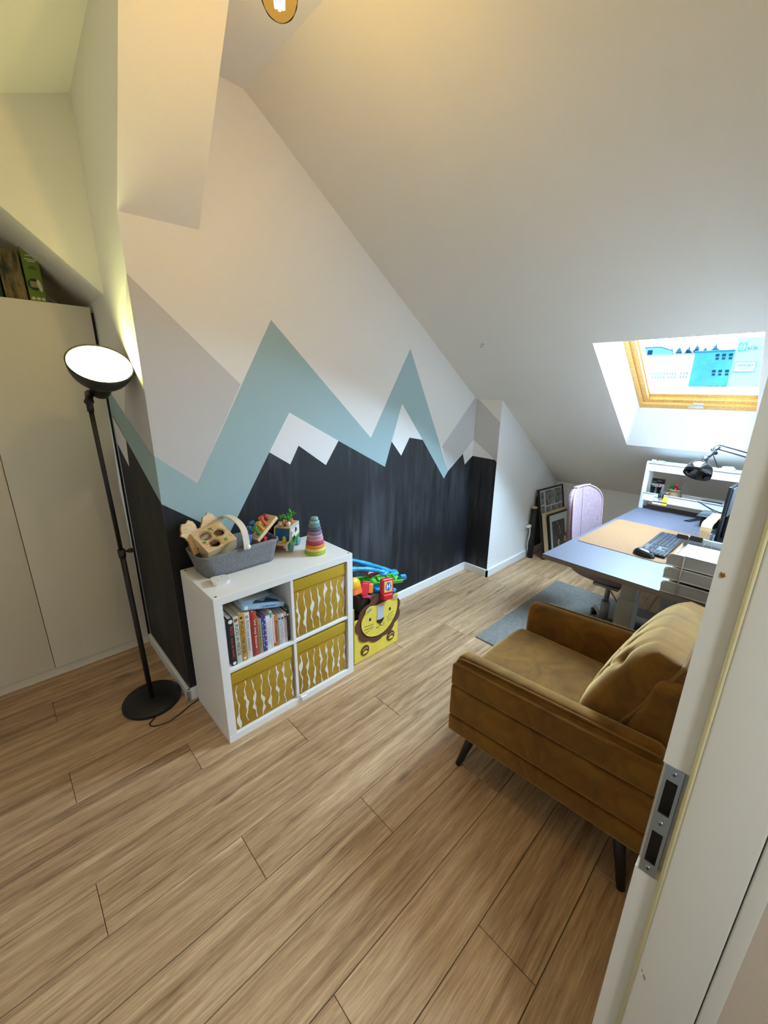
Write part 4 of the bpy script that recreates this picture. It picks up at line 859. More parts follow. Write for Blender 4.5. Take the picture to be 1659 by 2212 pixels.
Tq = frame((2.075, .118, .418), (.97, -.05, -.22), (0, -.5, .87)); m_ = MB(); m_.box((-.02, -.03, -.006), (.028, .034, .014), .004, 2, T=Tq); part('connector_body', m_, tb_, t)
m_ = MB(); m_.cyl((.04, 0, -.004), (.04, 0, .012), .014, n=14, T=Tq); part('connector_knob', m_, tb_, t)
# red sign with the letter
t = thing('toy_sign', 'red toy signpost with a white letter on a blue disc', 'toy', (1.84, .08, .40))
Tq = frame((1.872, .028, .458), (.985, -.13, -.10), (.10, .12, .98))
m_ = MB(); m_.box((-.046, -.050, -.034), (.046, .052, .0), .012, 4, T=Tq); sg = part('sign_block', m_, tr_, t, wn=True)
m_ = MB(); m_.box((-.040, -.082, -.03), (.034, -.046, .012), .006, 3, T=Tq); part('sign_foot', m_, tr_, t, wn=True)
m_ = MB(); m_.prism(rrect(-.030, -.034, .032, .036, .003, 3), Tq @ V((0, 0, .0002)), Tq.to_3x3() @ V((1, 0, 0)), Tq.to_3x3() @ V((0, 1, 0)), .0008); part('sticker', m_, mat('sticker_yellow', (240, 196, 84), .5), sg)
m_ = MB(); m_.prism(ellipse(.001, .001, .023, .028, 28), Tq @ V((0, 0, .0011)), Tq.to_3x3() @ V((1, 0, 0)), Tq.to_3x3() @ V((0, 1, 0)), .0004); part('sticker_disc', m_, mat('sticker_blue', (66, 106, 190), .5), sg)
text('lettering', 'H', .044, mat('sticker_white', (240, 240, 240), .5), sg, Tq @ frame((.001, .0005, .0019), (1, 0, 0), (0, 1, 0)), width=.026, offset=.0012)
t = thing('toy_clip', 'red and orange toy track clip left of the red sign', 'toy', (1.70, .1, .46))
Tq = frame((1.735, .08, .478), (.9, -.3, -.25), (.1, .3, .9)); m_ = MB(); m_.box((-.035, -.045, -.02), (.012, .030, .012), .006, 3, T=Tq); m_.box((-.02, -.062, -.015), (.036, -.044, .008), .005, 2, T=Tq); m_.box((-.028, .028, -.015), (.028, .040, .006), .005, 2, T=Tq); part('clip_body', m_, tr_, t, wn=True)
m_ = MB(); m_.box((.012, -.032, -.018), (.046, .028, .010), .007, 3, T=Tq); part('clip_tongue', m_, to_, t, wn=True)
t = thing('toy_gear_block', 'yellow and orange toy block at the left edge of the lion bin heap', 'toy', (1.66, .1, .5))
Tq = frame((1.655, .10, .525), (1, 0, 0), (0, .3, .9)); m_ = MB(); m_.lathe([(.0, -.02), (.034, -.02), (.038, -.01), (.038, .01), (.034, .02), (0, .02)], 20, T=Tq); part('gear', m_, ty_, t)
m_ = MB(); m_.box((-.02, -.07, -.02), (.045, -.012, .012), .008, 3, T=Tq); part('gear_foot', m_, to_, t, wn=True)
m_ = MB(); m_.box((1.80, .11, .512), (1.90, .16, .53), .004, 2); m_.tube([(1.80+.018*k, .13+.01*(k % 2), .532) for k in range(6)], .006, 6, mi=1); tag(part('toy_road', m_, [mat('toy_maroon', (150, 40, 58), .4), white_l]), 'maroon toy panel with white specks between the blue rails', 'toy')
for lo, hi, c, l in (((1.64, .09, .02), (1.78, .30, .30), (24, 26, 34), 'large dark toy block low inside the lion bin'), ((1.80, .09, .02), (1.97, .31, .35), (36, 52, 112), 'large navy toy block low inside the lion bin'), ((1.70, .10, .301), (1.78, .22, .42), (60, 56, 48), 'dark brown toy column standing in the lion bin'), ((1.79, .09, .351), (1.86, .12, .40), (170, 172, 168), 'clear grey toy piece behind the lion head')):
    m_ = MB(); m_.box(lo, hi, .012, 3); tag(part('toy_block', m_, mat('block_%d' % c[0], c, .45), wn=True), l, 'toy')

# ------------------------------------------------------------ armchair
def velvet():
    m = mat('mustard_velvet', (104, 70, 14), .85, sheen=1.0, bump=.12, bscale=260, spec=.15)
    nt = m.node_tree; p = nt.nodes['Principled BSDF']; L = nt.links.new
    p.inputs['Sheen Tint'].default_value = (.95, .66, .28, 1); p.inputs['Sheen Roughness'].default_value = .5
    tc = nt.nodes.new('ShaderNodeTexCoord'); n = nt.nodes.new('ShaderNodeTexNoise'); n.inputs['Scale'].default_value = 9; n.inputs['Detail'].default_value = 6; n.inputs['Roughness'].default_value = .6; n.inputs['Distortion'].default_value = .8
    L(tc.outputs['Object'], n.inputs['Vector']); r = nt.nodes.new('ShaderNodeValToRGB'); e = r.color_ramp.elements
    e[0].position = .36; e[0].color = (*lin((80, 46, 6)), 1); e[1].position = .62; e[1].color = (*lin((116, 74, 14)), 1); L(n.outputs['Fac'], r.inputs[0]); L(r.outputs[0], p.inputs['Base Color']); return m
vel = velvet(); pip = mat('velvet_piping', (112, 78, 22), .85, sheen=.8)
ac = thing('armchair', 'mustard velvet armchair with button-tufted back and black tapered legs', 'armchair', (1.87, -1.13, 0))
CX = 1.87
def shear(p): return V((p.x, p.y, p.z+(-.745-p.y)*.062*min(1, max(0, p.z/.2))))
def crown(x_in, x_out):
    def f(p):
        q = (p.x-x_in)/(x_out-x_in)
        if p.z > .45: p.z += .030*math.sin(math.pi*max(0, min(1, q*.75+.12)))*min(1, (p.z-.45)/.1)
        return shear(p)
    return f
for xi, xo, sg_ in ((1.602, 1.505, 1), (2.138, 2.235, -1)):
    lo, hi = min(xi, xo), max(xi, xo)
    m_ = MB(); bm = bmesh.new()
    m_.box((lo, -1.50, .19), (hi, -.745, .535), .034, 5, fn=crown(xi, xo)); arm = part('arm', m_, vel, ac, wn=False)
    # quilted outer side in three bands
    po_ = xo-(.016 if sg_ > 0 else -.016)
    a_, b_ = min(po_, xo+.004*sg_), max(po_, xo+.004*sg_)
    for z0, z1 in ((.186, .268), (.272, .420), (.424, .528)):
        m_ = MB(); m_.box((a_-.000, -1.502, z0), (b_+.012 if sg_ > 0 else b_, -.748, z1), .010, 4, fn=shear); part('side_band', m_, vel, arm, wn=True)
    zt = [(-.752, .470), (-.752, .522), (-.765, .552), (-.80, .563), (-.95, .566), (-1.2, .568), (-1.45, .568), (-1.5, .566)]
    m_ = MB(); m_.tube([shear(V((xo+.011*sg_, y, z-.0145))) for y, z in zt], .0042, 8, sub=3); part('piping', m_, pip, arm)
m_ = MB(); m_.box((1.60, -1.50, .20), (2.14, -.765, .285), .015, 3, fn=shear); part('seat_frame', m_, vel, ac, wn=True)
def puff(p):
    u = (p.x-CX)/.27; v_ = (p.y+1.02)/.30; p.z += .016*max(0, 1-u*u)*max(0, 1-v_*v_) if p.z > .36 else 0; p.y += .012*max(0, 1-u*u) if p.y > -.8 else 0; return p
bm_ = MB(); 
def grid_cushion(m_, x0, x1, y0, y1, z0, z1, r, nx=14, ny=14):
    lo, hi = V((x0, y0, z0)), V((x1, y1, z1)); bm = bmesh.new(); bmesh.ops.create_cube(bm, size=1)
    for q in bm.verts: q.co = V([lo[i]+(q.co[i]+.5)*(hi[i]-lo[i]) for i in range(3)])
    bmesh.ops.bevel(bm, geom=bm.edges[:], offset=r, segments=5, profile=.5, affect='EDGES'); bmesh.ops.subdivide_edges(bm, edges=[e for e in bm.edges if e.calc_length() > .1], cuts=8, use_grid_fill=True)
    bm.verts.index_update(); m_.add([puff(q.co.copy()) for q in bm.verts], [[q.index for q in f.verts] for f in bm.faces], 0, True); bm.free()
grid_cushion(bm_, 1.606, 2.134, -1.36, -.725, .287, .432, .045); seatc = part('seat_cushion', bm_, vel, ac)
bf = MB()
def lean(p): q = (p.z-.25)/.6; return V((p.x, max(p.y-.156*q, -1.518), p.z))
bf.box((1.590, -1.500, .24), (2.150, -1.285, .80), .03, 5, fn=lean); part('back_frame', bf, vel, ac, wn=True)
# tufted back cushion
b0, b1 = V((CX, -1.205, .434)), V((CX, -1.405, .875)); bu_ = (b1-b0); Lb = bu_.length; bu_ = bu_.normalized(); bn = V((0, -bu_.z, bu_.y)); bn = -bn if bn.y < 0 else bn
Wd = .268; TH = .125; NX, NZ = 44, 36
btn = [(-.66, .70), (-.22, .70), (.22, .70), (.66, .70), (-.44, .42), (0, .42), (.44, .42)]
segs = []
for (ax_, az_) in btn:
    for (cx2, cz2) in btn:
        if az_ > cz2 and abs(ax_-cx2) < .3: segs.append(((ax_, az_), (cx2, cz2)))
    if az_ > .6: segs.append(((ax_, az_), (ax_+(.12 if ax_ < 0 else -.12)*0, 1.0)))
    else: segs.append(((ax_, az_), (ax_-.15, .1))); segs.append(((ax_, az_), (ax_+.15, .1)))
def sdist(p, a, b):
    ax, ay = b[0]-a[0], (b[1]-a[1])*1.6; px_, py_ = p[0]-a[0], (p[1]-a[1])*1.6; t = max(0, min(1, (px_*ax+py_*ay)/(ax*ax+ay*ay))); return math.hypot(px_-ax*t, py_-ay*t)
def bh_(u, v_):
    e1_ = max(0, 1-abs(u)**4.5); e2_ = max(0, 1-abs(2*v_-1)**5); h = TH*(e1_*e2_)**.5*.62+TH*.38*(1 if abs(u) < .999 and 0 < v_ < 1 else 0)
    h *= .9+.1*math.sin(math.pi*v_)
    for (x, z) in btn: h -= .030*math.exp(-(((u-x)*.268)**2+((v_-z)*Lb)**2)/.0007)*(1 if h > .02 else 0)
    d = min(sdist((u, v_), a, b) for a, b in segs); h -= .011*math.exp(-(d*.268/.011)**2)*e1_*e2_
    return h
m_ = MB(); vs = []
def outline(u, v_): # rounded upper corners
    x = u*Wd; 
    if v_ > .8: k = (v_-.8)/.2; x *= 1-.10*k*k
    return x
for j in range(NZ+1):
    for i in range(NX+1):
        u = -1+2*i/NX; v_ = j/NZ; vs.append(V((CX+outline(u, v_), b0.y, b0.z))+V((0, bu_.y, bu_.z))*Lb*v_+bn*(bh_(u, v_)-.07))
nf = len(vs)
per = [i for i in range(NX+1)]+[j*(NX+1)+NX for j in range(1, NZ+1)]+[NZ*(NX+1)+i for i in range(NX-1, -1, -1)]+[j*(NX+1) for j in range(NZ-1, 0, -1)]
m_.add(vs, [[j*(NX+1)+i, j*(NX+1)+i+1, (j+1)*(NX+1)+i+1, (j+1)*(NX+1)+i] for j in range(NZ) for i in range(NX)], 0, True)
bk = [vs[i]-bn*.125+V((0, 0, -.0)) for i in per]; n = len(per)
m_.add([vs[i] for i in per]+bk, [[k, (k+1) % n, n+(k+1) % n, n+k] for k in range(n)]+[[n+k for k in range(n)][::-1]], 0, True)
bc = part('back_cushion', m_, vel, ac)
m_ = MB(); m_.tube([vs[i]-bn*.010 for i in per], .0055, 8, closed=True); part('piping', m_, pip, bc)
for x, z in btn:
    m_ = MB(); p = V((CX+x*Wd, b0.y, b0.z))+V((0, bu_.y, bu_.z))*Lb*z+bn*(bh_(x, z)-.068); m_.lathe([(0, .006), (.007, .005), (.011, .001), (.011, -.003)], 14, T=frame(p, (1, 0, 0), bu_)); part('button', m_, pip, bc)
m_ = MB(); zz_ = []
for k in range(121):
    y = -.83-.56*k/120; zz_.append(shear(V((2.219+(.007 if k % 2 else -.004), y, .5605))))
m_.tube(zz_, .0019, 5); part('zigzag_stitching', m_, mat('pale_thread', (214, 204, 178), .8), ac, label='pale zigzag stitching along the far arm')
legm = mat('black_leg_wood', (22, 18, 16), .45)
for x, y, tx, ty in ((1.52, -.80, 1.575, -.85), (1.53, -1.475, 1.575, -1.42), (2.22, -.80, 2.165, -.85), (2.21, -1.475, 2.165, -1.42)):
    part('leg', MB().cyl((x, y, 0), (tx, ty, .225), .0135, .024, 16), legm, ac)

# ------------------------------------------------------------ rug and desk
rug = MB(); rug.box((2.42, -1.40, 0.0004), (3.70, -.285, .009), .003, 2)
rg = part('rug', rug, mat('grey_blue_rug', (126, 124, 118), .95, var=.12, vscale=40, bump=.5, bscale=260)); tag(rg, 'thin grey blue rug under the desk', 'rug')
TD = Matrix.Translation((2.281, -.731, 0)) @ Matrix.Rotation(math.radians(-2.6), 4, 'Z')
DZ = .80; DL, DD = 1.60, .74
dk = thing('desk', 'grey blue sit-stand desk with pale metal legs under the skylight', 'desk', tuple(TD @ V((DL/2, -DD/2, 0))))
dtop = mat('blue_grey_desktop', (72, 72, 84), .5, var=.03, vscale=60); dedge = mat('desk_edge_brown', (112, 106, 98), .6); dleg = mat('pale_grey_metal', (190, 186, 176), .45)
m_ = MB(); m_.box((0, -DD, DZ-.025), (DL, 0, DZ-.001), T=TD, mi=1); m_.box((0, -DD, DZ-.0011), (DL, 0, DZ), T=TD); part('desktop', m_, [dtop, dedge], dk)
for x in (.26, 1.20):
    m_ = MB(); m_.box((x-.036, -.405, .40), (x+.036, -.335, DZ-.055), .004, 2, T=TD); lg_ = part('leg', m_, dleg, dk)
    m_ = MB(); m_.box((x-.042, -.411, .03), (x+.042, -.329, .60), .004, 2, T=TD); part('outer_column', m_, dleg, lg_)
    m_ = MB(); m_.box((x-.035, -.68, .009), (x+.035, -.07, .034), .006, 2, T=TD); part('foot', m_, dleg, lg_)
    m_ = MB(); m_.box((x-.03, -.68, DZ-.055), (x+.03, -.06, DZ-.026), .003, 2, T=TD); part('top_bracket', m_, dleg, lg_)
m_ = MB(); m_.box((.296, -.40, DZ-.075), (1.164, -.34, DZ-.03), .003, 2, T=TD); part('crossbar', m_, dleg, dk)
m_ = MB(); m_.box((.55, -.70, .40), (1.1, -.60, .43), .003, 2, T=TD); m_.box((.55, -.70, .40), (1.1, -.69, .50), .002, 1, T=TD); m_.box((.55, -.64, .43), (.57, -.62, DZ-.026), T=TD); m_.box((1.08, -.64, .43), (1.1, -.62, DZ-.026), T=TD); part('cable_tray', m_, dleg, dk)
def D_(x, y, z=DZ): return TD @ V((x, y, z))
# desk pad, keyboard, mouse
m_ = MB(); m_.prism(rrect(.348, -.470, .992, -.022, .03, 6), TD @ V((0, 0, DZ+.0002)), TD.to_3x3() @ V((1, 0, 0)), (0, 0, 1) if False else TD.to_3x3() @ V((0, 1, 0)), .0025, mi=0, mi_side=1)
tag(part('desk_pad', m_, [mat('tan_felt_pad', (118, 86, 54), .95, var=.06, vscale=70, bump=.2, bscale=400), mat('dark_pad_edge', (52, 44, 40), .9)]), 'tan felt desk pad with dark edge on the desk', 'mat')
kz = DZ+.003
kb = thing('keyboard', 'black keyboard on the right side of the tan desk pad', 'keyboard', tuple(D_(.635, -.385)))
TK = TD @ Matrix.Translation((.420, -.449, kz)) @ Matrix.Rotation(math.radians(1.4), 4, 'Z')   # the typist sits at +y, so rows read from the far side
km = mat('keyboard_black', (26, 28, 34), .45); key_m = mat('keycap_charcoal', (36, 39, 45), .6, spec=.2)
def tiltk(p): return p
m_ = MB(); m_.box((0, 0, 0), (.440, .127, .016), .004, 3, T=TK); part('keyboard_body', m_, km, kb)
kmesh = {}
def key(x, y, wk, hk):
    kk = (round(wk, 4), round(hk, 4))
    if kk not in kmesh:
        q = MB(); q.box((-wk/2, -hk/2, 0), (wk/2, hk/2, .0035), .0009, 1); o = part('keycap', q, key_m, kb, keep=True); kmesh[kk] = o; o.parent = None
    else: o = kmesh[kk].copy(); COL.objects.link(o)
    o.parent = kb; o.matrix_parent_inverse = Matrix.Translation(-ORG[kb.name]); o.matrix_basis = TK @ Matrix.Translation((x, y, .0158))
kw = .0165
for r_ in range(6):
    y = .112-.0185*r_ if r_ else .1145; hk = .012 if r_ == 0 else .0155; y = .014+.0185*r_ if r_ < 5 else .1135; hk = .0155 if r_ < 5 else .0105
    # block nearest the tip is the number pad (typist's right hand)
    for c_ in range(4): key(.012+.0185*c_, y, kw, hk)
    if r_ < 5:
        for c_ in range(3):
            if r_ in (0,) or r_ >= 3 or (r_ == 1 and c_ == 1): key(.093+.0185*c_, y, kw, hk)
    xs_ = .155
    if r_ == 0:
        for wk in (1.3, 1.2, 1.2, 5.4, 1.2, 1.2, 1.3): key(xs_+wk*.0185/2, y, wk*.0185-.002, hk); xs_ += wk*.0185+.0006
    else:
        off = (0, 2.4, 1.7, 1.4, 1.0, 1.0)[r_]; key(xs_+off*.0185/2, y, off*.0185-.002, hk); xs_ += off*.0185
        while xs_+.0185 < .428: key(xs_+.00925, y, kw, hk); xs_ += .0185
        if .434-xs_ > .006: key((xs_+.434)/2, y, .434-xs_-.002, hk)
ms = thing('computer_mouse', 'black computer mouse on the desk pad beside the keyboard', 'mouse', tuple(D_(.385, -.36)))
Tm = TD @ Matrix.Translation((.392, -.362, kz)) @ Matrix.Rotation(math.radians(-97), 4, 'Z')
m_ = MB(); vs = []; nu, nv = 20, 10
for i in range(nv+1):
    ph = math.pi/2*i/nv
    for k in range(nu):
        a = 2*math.pi*k/nu; r = math.cos(ph)**.75 if i < nv else 0; x = .053*r*math.copysign(abs(math.cos(a))**.85, math.cos(a)); y = .030*r*math.copysign(abs(math.sin(a))**.85, math.sin(a)); vs.append((x, y, .036*math.sin(ph)**.9*(1-.18*(x/.053))))
m_.add(vs, [[i*nu+k, i*nu+(k+1) % nu, (i+1)*nu+(k+1) % nu, (i+1)*nu+k] for i in range(nv) for k in range(nu)]+[list(range(nu))[::-1]], 0, True, Tm); mbd = part('mouse_shell', m_, mat('mouse_black', (22, 23, 27), .28), ms)
m_ = MB(); m_.cyl((.028, -.0035, .0262), (.028, .0035, .0262), .0072, n=14, T=Tm); part('scroll_wheel', m_, mat('dark_rubber', (40, 42, 46), .7), ms)

# paper trays with paper and clips
mesh_m = mat('pale_metal_mesh', (190, 186, 178), .4, .3)
def wire_mesh():
    m = bpy.data.materials.new('perforated_mesh'); m.use_nodes = True; nt = m.node_tree; p = nt.nodes['Principled BSDF']; L = nt.links.new; N = nt.nodes.new
    p.inputs['Base Color'].default_value = (*lin((150, 148, 145)), 1); p.inputs['Roughness'].default_value = .4
    tc = N('ShaderNodeTexCoord'); mp = N('ShaderNodeMapping'); mp.inputs['Scale'].default_value = (150, 150, 150); L(tc.outputs['Object'], mp.inputs[0])
    ck = N('ShaderNodeTexVoronoi'); ck.inputs['Scale'].default_value = 1.0; ck.inputs['Randomness'].default_value = 0.0; L(mp.outputs[0], ck.inputs['Vector'])
    lt_ = N('ShaderNodeMath'); lt_.operation = 'LESS_THAN'; lt_.inputs[1].default_value = .47; L(ck.outputs['Distance'], lt_.inputs[0])
    t = N('ShaderNodeBsdfTransparent'); mx = N('ShaderNodeMixShader'); L(lt_.outputs[0], mx.inputs[0]); L(p.outputs[0], mx.inputs[1]); L(t.outputs[0], mx.inputs[2]); L(mx.outputs[0], nt.nodes['Material Output'].inputs[0]); return m
wmesh = wire_mesh()
pt_ = thing('letter_tray', 'three-tier pale wire mesh letter tray on the near corner of the desk', 'tray', (2.42, -1.39, DZ))
Y0t, Y1t, X0t, X1t = -1.515, -1.277, 2.262, 2.575
ptops = []
for k, z in enumerate((DZ+.002, DZ+.0675, DZ+.1285)):
    h = .050; m_ = MB()
    # rounded rim of the long near side, back rim and floor frame
    r = .012
    def loop_(x): return [V((x, y, zz)) for y, zz in ((Y1t, z), (Y1t, z+h-.014), (Y1t-.004, z+h-.004), (Y1t-.016, z+h), (Y0t+.016, z+h), (Y0t+.004, z+h-.004), (Y0t, z+h-.014), (Y0t, z))]
    m_.tube(loop_(X0t), .0032, 6, closed=True); m_.tube(loop_(X1t), .0032, 6, closed=True)
    for y in (Y0t, Y1t): m_.tube([(X0t, y, z), (X1t, y, z)], .003, 6)
    m_.tube([(X0t, Y0t, z+h-.014), (X1t, Y0t, z+h-.014)], .003, 6)
    rim_ = part('tray_rim', m_, mesh_m, pt_)
    m_ = MB(); m_.quad([(X0t, Y0t, z), (X1t, Y0t, z), (X1t, Y1t, z), (X0t, Y1t, z)]); m_.quad([(X0t, Y0t, z), (X0t, Y1t, z), (X0t, Y1t, z+h-.014), (X0t, Y1t-.016, z+h), (X0t, Y0t+.016, z+h), (X0t, Y0t, z+h-.014)])
    m_.quad([(X1t, Y0t, z), (X1t, Y1t, z), (X1t, Y1t, z+h-.014), (X1t, Y1t-.016, z+h), (X1t, Y0t+.016, z+h), (X1t, Y0t, z+h-.014)]); m_.quad([(X0t, Y0t, z), (X1t, Y0t, z), (X1t, Y0t, z+h-.014), (X0t, Y0t, z+h-.014)]); part('mesh_panel', m_, wmesh, rim_)
    ptops.append(z+.0036)
m_ = MB()
for y in (-1.335, -1.475):
    m_.tube([(X0t-.004, y, DZ+.0045), (X0t-.004, y, DZ+.181)], .0028, 6)
m_.tube([(X0t-.004, -1.335, DZ+.181), (X0t-.004, -1.475, DZ+.181)], .0028, 6); m_.tube([(X0t-.004, -1.335, DZ+.0045), (X0t-.004, -1.475, DZ+.0045)], .0028, 6)
part('wire_support', m_, mesh_m, pt_)
wpaper = mat('white_paper', (226, 226, 230), .8); stack_m = mat('paper_stack_edges', (112, 105, 97), .85, var=.3, vscale=7, stretch=(1, 1, 160), var2=(140, 133, 124))
for k, (z, hh, c) in enumerate(zip(ptops, (.040, .034, .016), (stack_m, stack_m, wpaper))):
    m_ = MB()
    nl_ = 4 if k < 2 else 2
    for q in range(nl_):
        dx, dy = random.uniform(-.004, .004), random.uniform(-.004, .004); m_.box((X0t+.014+dx, Y0t+.014+dy, z+hh*q/nl_+.0002), (X1t-.018+dx, Y1t-.016+dy, z+hh*(q+1)/nl_), .0008, 1)
    tag(part('paper_stack', m_, c), ['thick paper stack in the bottom letter tray', 'paper stack in the middle letter tray', 'loose white sheets in the top letter tray'][k], 'papers', 'papers in the letter trays')
m_ = MB(); m_.add([(2.30, -1.30, DZ+.1492), (2.53, -1.33, DZ+.1492), (2.53, -1.49, DZ+.152), (2.29, -1.47, DZ+.156)], [(0, 1, 2, 3)]); m_.add([(2.30, -1.30, DZ+.1488), (2.53, -1.33, DZ+.1488), (2.53, -1.49, DZ+.1516), (2.29, -1.47, DZ+.1556)], [(3, 2, 1, 0)])
ps = part('top_sheet', m_, mat('bluish_sheet', (206, 214, 228), .7)); tag(ps, 'bluish sheet lying on the papers of the top tray', 'paper')
m_ = MB(); m_.tube([(2.44, -1.34, DZ+.1508), (2.445, -1.47, DZ+.1535)], .0007, 4); m_.tube([(2.38, -1.32, DZ+.1512), (2.385, -1.43, DZ+.1544)], .0007, 4); part('printed_line', m_, mat('pale_blue_ink', (130, 150, 200), .7), ps)
def binder_clip(label, o, ex, ey, s_=1.):
    T = frame(o, ex, ey) @ Matrix.Scale(s_, 4); t = thing('binder_clip', label, 'clip', tuple(o), 'black binder clips on the top letter tray')
    m_ = MB(); m_.prism([(-.010, 0), (.010, 0), (.002, .020), (-.002, .020)], T @ V((-.022, 0, 0)), T.to_3x3() @ V((0, 0, 1)), T.to_3x3() @ V((0, 1, 0)), .044*s_); part('clip_body', m_, black_pl, t)
    for d in (-1, 1):
        m_ = MB(); m_.tube([T @ V(p) for p in ((-.010, .002, d*.009), (-.014, -.012, d*.011), (-.007, -.034, d*.013), (.007, -.034, d*.013), (.014, -.012, d*.011), (.010, .002, d*.009))] if d > 0 else [T @ V(p) for p in ((-.010, .018, -.004), (-.006, .030, -.010), (-.010, .042, -.014), (.010, .042, -.014), (.006, .030, -.010), (.010, .018, -.004))], .0011*s_, 6); part('wire_handle', m_, chrome, t)
binder_clip('left black binder clip on the back rim of the letter tray', V((2.572, -1.312, DZ+.163)), (0, -1, 0), (.12, 0, 1))
binder_clip('right black binder clip on the back rim of the letter tray', V((2.572, -1.370, DZ+.163)), (0, -1, -.03), (.12, 0, 1), 1.12)

# ------------------------------------------------------------ white rack on the back of the desk
rk = thing('desk_rack', 'white two-tier desktop rack at the far end of the desk', 'rack', tuple(D_(1.50, -.32)))
rwm = mat('white_powder_metal', (226, 230, 232), .4)
RX0, RX1, RYa, RYb = 1.425, 1.545, -.555, -.002     # desk coordinates
RZ = DZ+.0004
for y in (RYa, RYb):
    for x in (RX0, RX1-.018): part('upright', MB().box((x, y-.028, RZ), (x+.018, y, 1.155), .003, 2, T=TD), rwm, rk)
def rtray(z0, z1):
    m_ = MB(); th = .003; x0, x1, y0, y1 = RX0-.004, RX1+.006, RYa-.012, RYb-.016
    m_.box((x0, y0, z0), (x1, y1, z0+th), T=TD)
    for lo, hi in (((x0, y0, z0+th), (x0+th, y1, z1)), ((x1-th, y0, z0+th), (x1, y1, z1)), ((x0+th, y0, z0+th), (x1-th, y0+th, z1)), ((x0+th, y1-th, z0+th), (x1-th, y1, z1))): m_.box(lo, hi, T=TD)
    m_.tube([TD @ V(p) for p in ((x0, y0, z1), (x1, y0, z1), (x1, y1, z1), (x0, y1, z1))], .004, 6, closed=True)
    return part('tray', m_, rwm, rk)
rtray(.868, .925); rtray(1.088, 1.145)
zt0 = .8715
# clear cup with markers
cup = thing('clear_cup', 'clear plastic cup of highlighters at the left of the rack tray', 'cup', tuple(D_(1.49, -.075, zt0)))
Tc = TD @ Matrix.Translation((1.487, -.077, zt0))
part('cup_wall', MB().lathe([(.030, .0), (.037, .098), (.039, .1), (.036, .1), (.029, .003), (0, .003)], 24, T=Tc), glassy('clear_plastic', (226, 232, 234), .25, .1), cup)
for k, (x, y, tx, ty, c, l) in enumerate(((-.012, .010, -.004, .006, (238, 92, 120), .095), (-.014, -.002, -.004, -.004, (240, 150, 150), .09), (-.012, -.012, -.002, -.008, (232, 220, 90), .094), (.002, -.013, .004, -.016, (130, 200, 150), .085), (.006, .004, .01, .002, (110, 170, 210), .1), (.012, -.008, -.014, -.018, (206, 60, 70), .125))):
    m_ = MB(); m_.cyl((x, y, .006), (tx, ty, l-.012), .0046, n=8, T=Tc); m_.cyl((tx, ty, l-.012), (tx+(tx-x)*.15, ty+(ty-y)*.15, l), .004, .0025, 8, T=Tc); tag(part('highlighter', m_, mat('marker_%d_%d' % c[:2], c, .4)), ['pink', 'salmon', 'yellow', 'green', 'blue', 'red slanting'][k]+' highlighter in the clear cup', 'pen', 'highlighters in the clear cup')
t = thing('card_pack', 'black and white card pack standing behind the clear cup', 'box', tuple(D_(1.535, -.07, zt0)))
m_ = MB(); m_.box((1.517, -.118, zt0), (1.525, -.036, .985), .0008, 1, T=TD); pk = part('pack', m_, wpaper, t); m_ = MB(); m_.box((1.5162, -.118, .985), (1.5255, -.036, 1.022), .0008, 1, T=TD); part('pack_header', m_, black_pl, pk)
m_ = MB(); m_.box((1.5160, -.066, .995), (1.5162, -.040, 1.0), T=TD); part('pack_stripe', m_, mat('print_green', (90, 190, 90), .6), pk); m_ = MB(); m_.box((1.5160, -.095, 1.004), (1.5162, -.07, 1.009), T=TD); part('pack_stripe', m_, mat('print_grey', (150, 150, 150), .6), pk)
mg = thing('clay_mug', 'brown clay mug holding green and red markers on the rack', 'mug', tuple(D_(1.50, -.195, zt0)))
Tg = TD @ Matrix.Translation((1.487, -.195, zt0)); clay = mat('brown_clay', (124, 102, 74), .6, var=.2, vscale=20)
part('mug_body', MB().lathe([(0, 0), (.038, 0), (.047, .02), (.049, .045), (.043, .075), (.041, .088), (.047, .096), (.045, .1), (.041, .097), (.038, .088), (.04, .05), (.035, .006), (0, .006)], 28, T=Tg), clay, mg)
m_ = MB(); m_.lathe([(0, -.017), (.012, -.013), (.017, 0), (.012, .013), (0, .017)], 14, T=Tg @ Matrix.Translation((-.045, .032, .062))); part('mug_knob', m_, mat('dark_clay', (86, 66, 52), .45), mg)
for x, y, c, l, nm in ((.002, .022, (30, 130, 50), .135, 'green'), (.004, -.002, (200, 50, 62), .14, 'red'), (-.004, -.022, (22, 22, 24), .11, 'black')):
    m_ = MB(); m_.cyl((x, y, .012), (x, y, l-.03), .009, n=12, T=Tg); m_.cyl((x, y, l-.03), (x, y, l), .0105, n=12, T=Tg); tag(part('marker', m_, mat('marker_%d_%d' % c[:2], c, .4)), '%s marker standing in the clay mug' % nm, 'marker')
m_ = MB(); m_.tube([Tg @ V(p) for p in ((.012, -.024, .015), (.015, -.045, .12), (.016, -.055, .145), (.008, -.050, .145), (.006, -.040, .118))], .0015, 6); tag(part('paper_clip', m_, chrome), 'steel wire loop sticking out of the clay mug', 'wire')
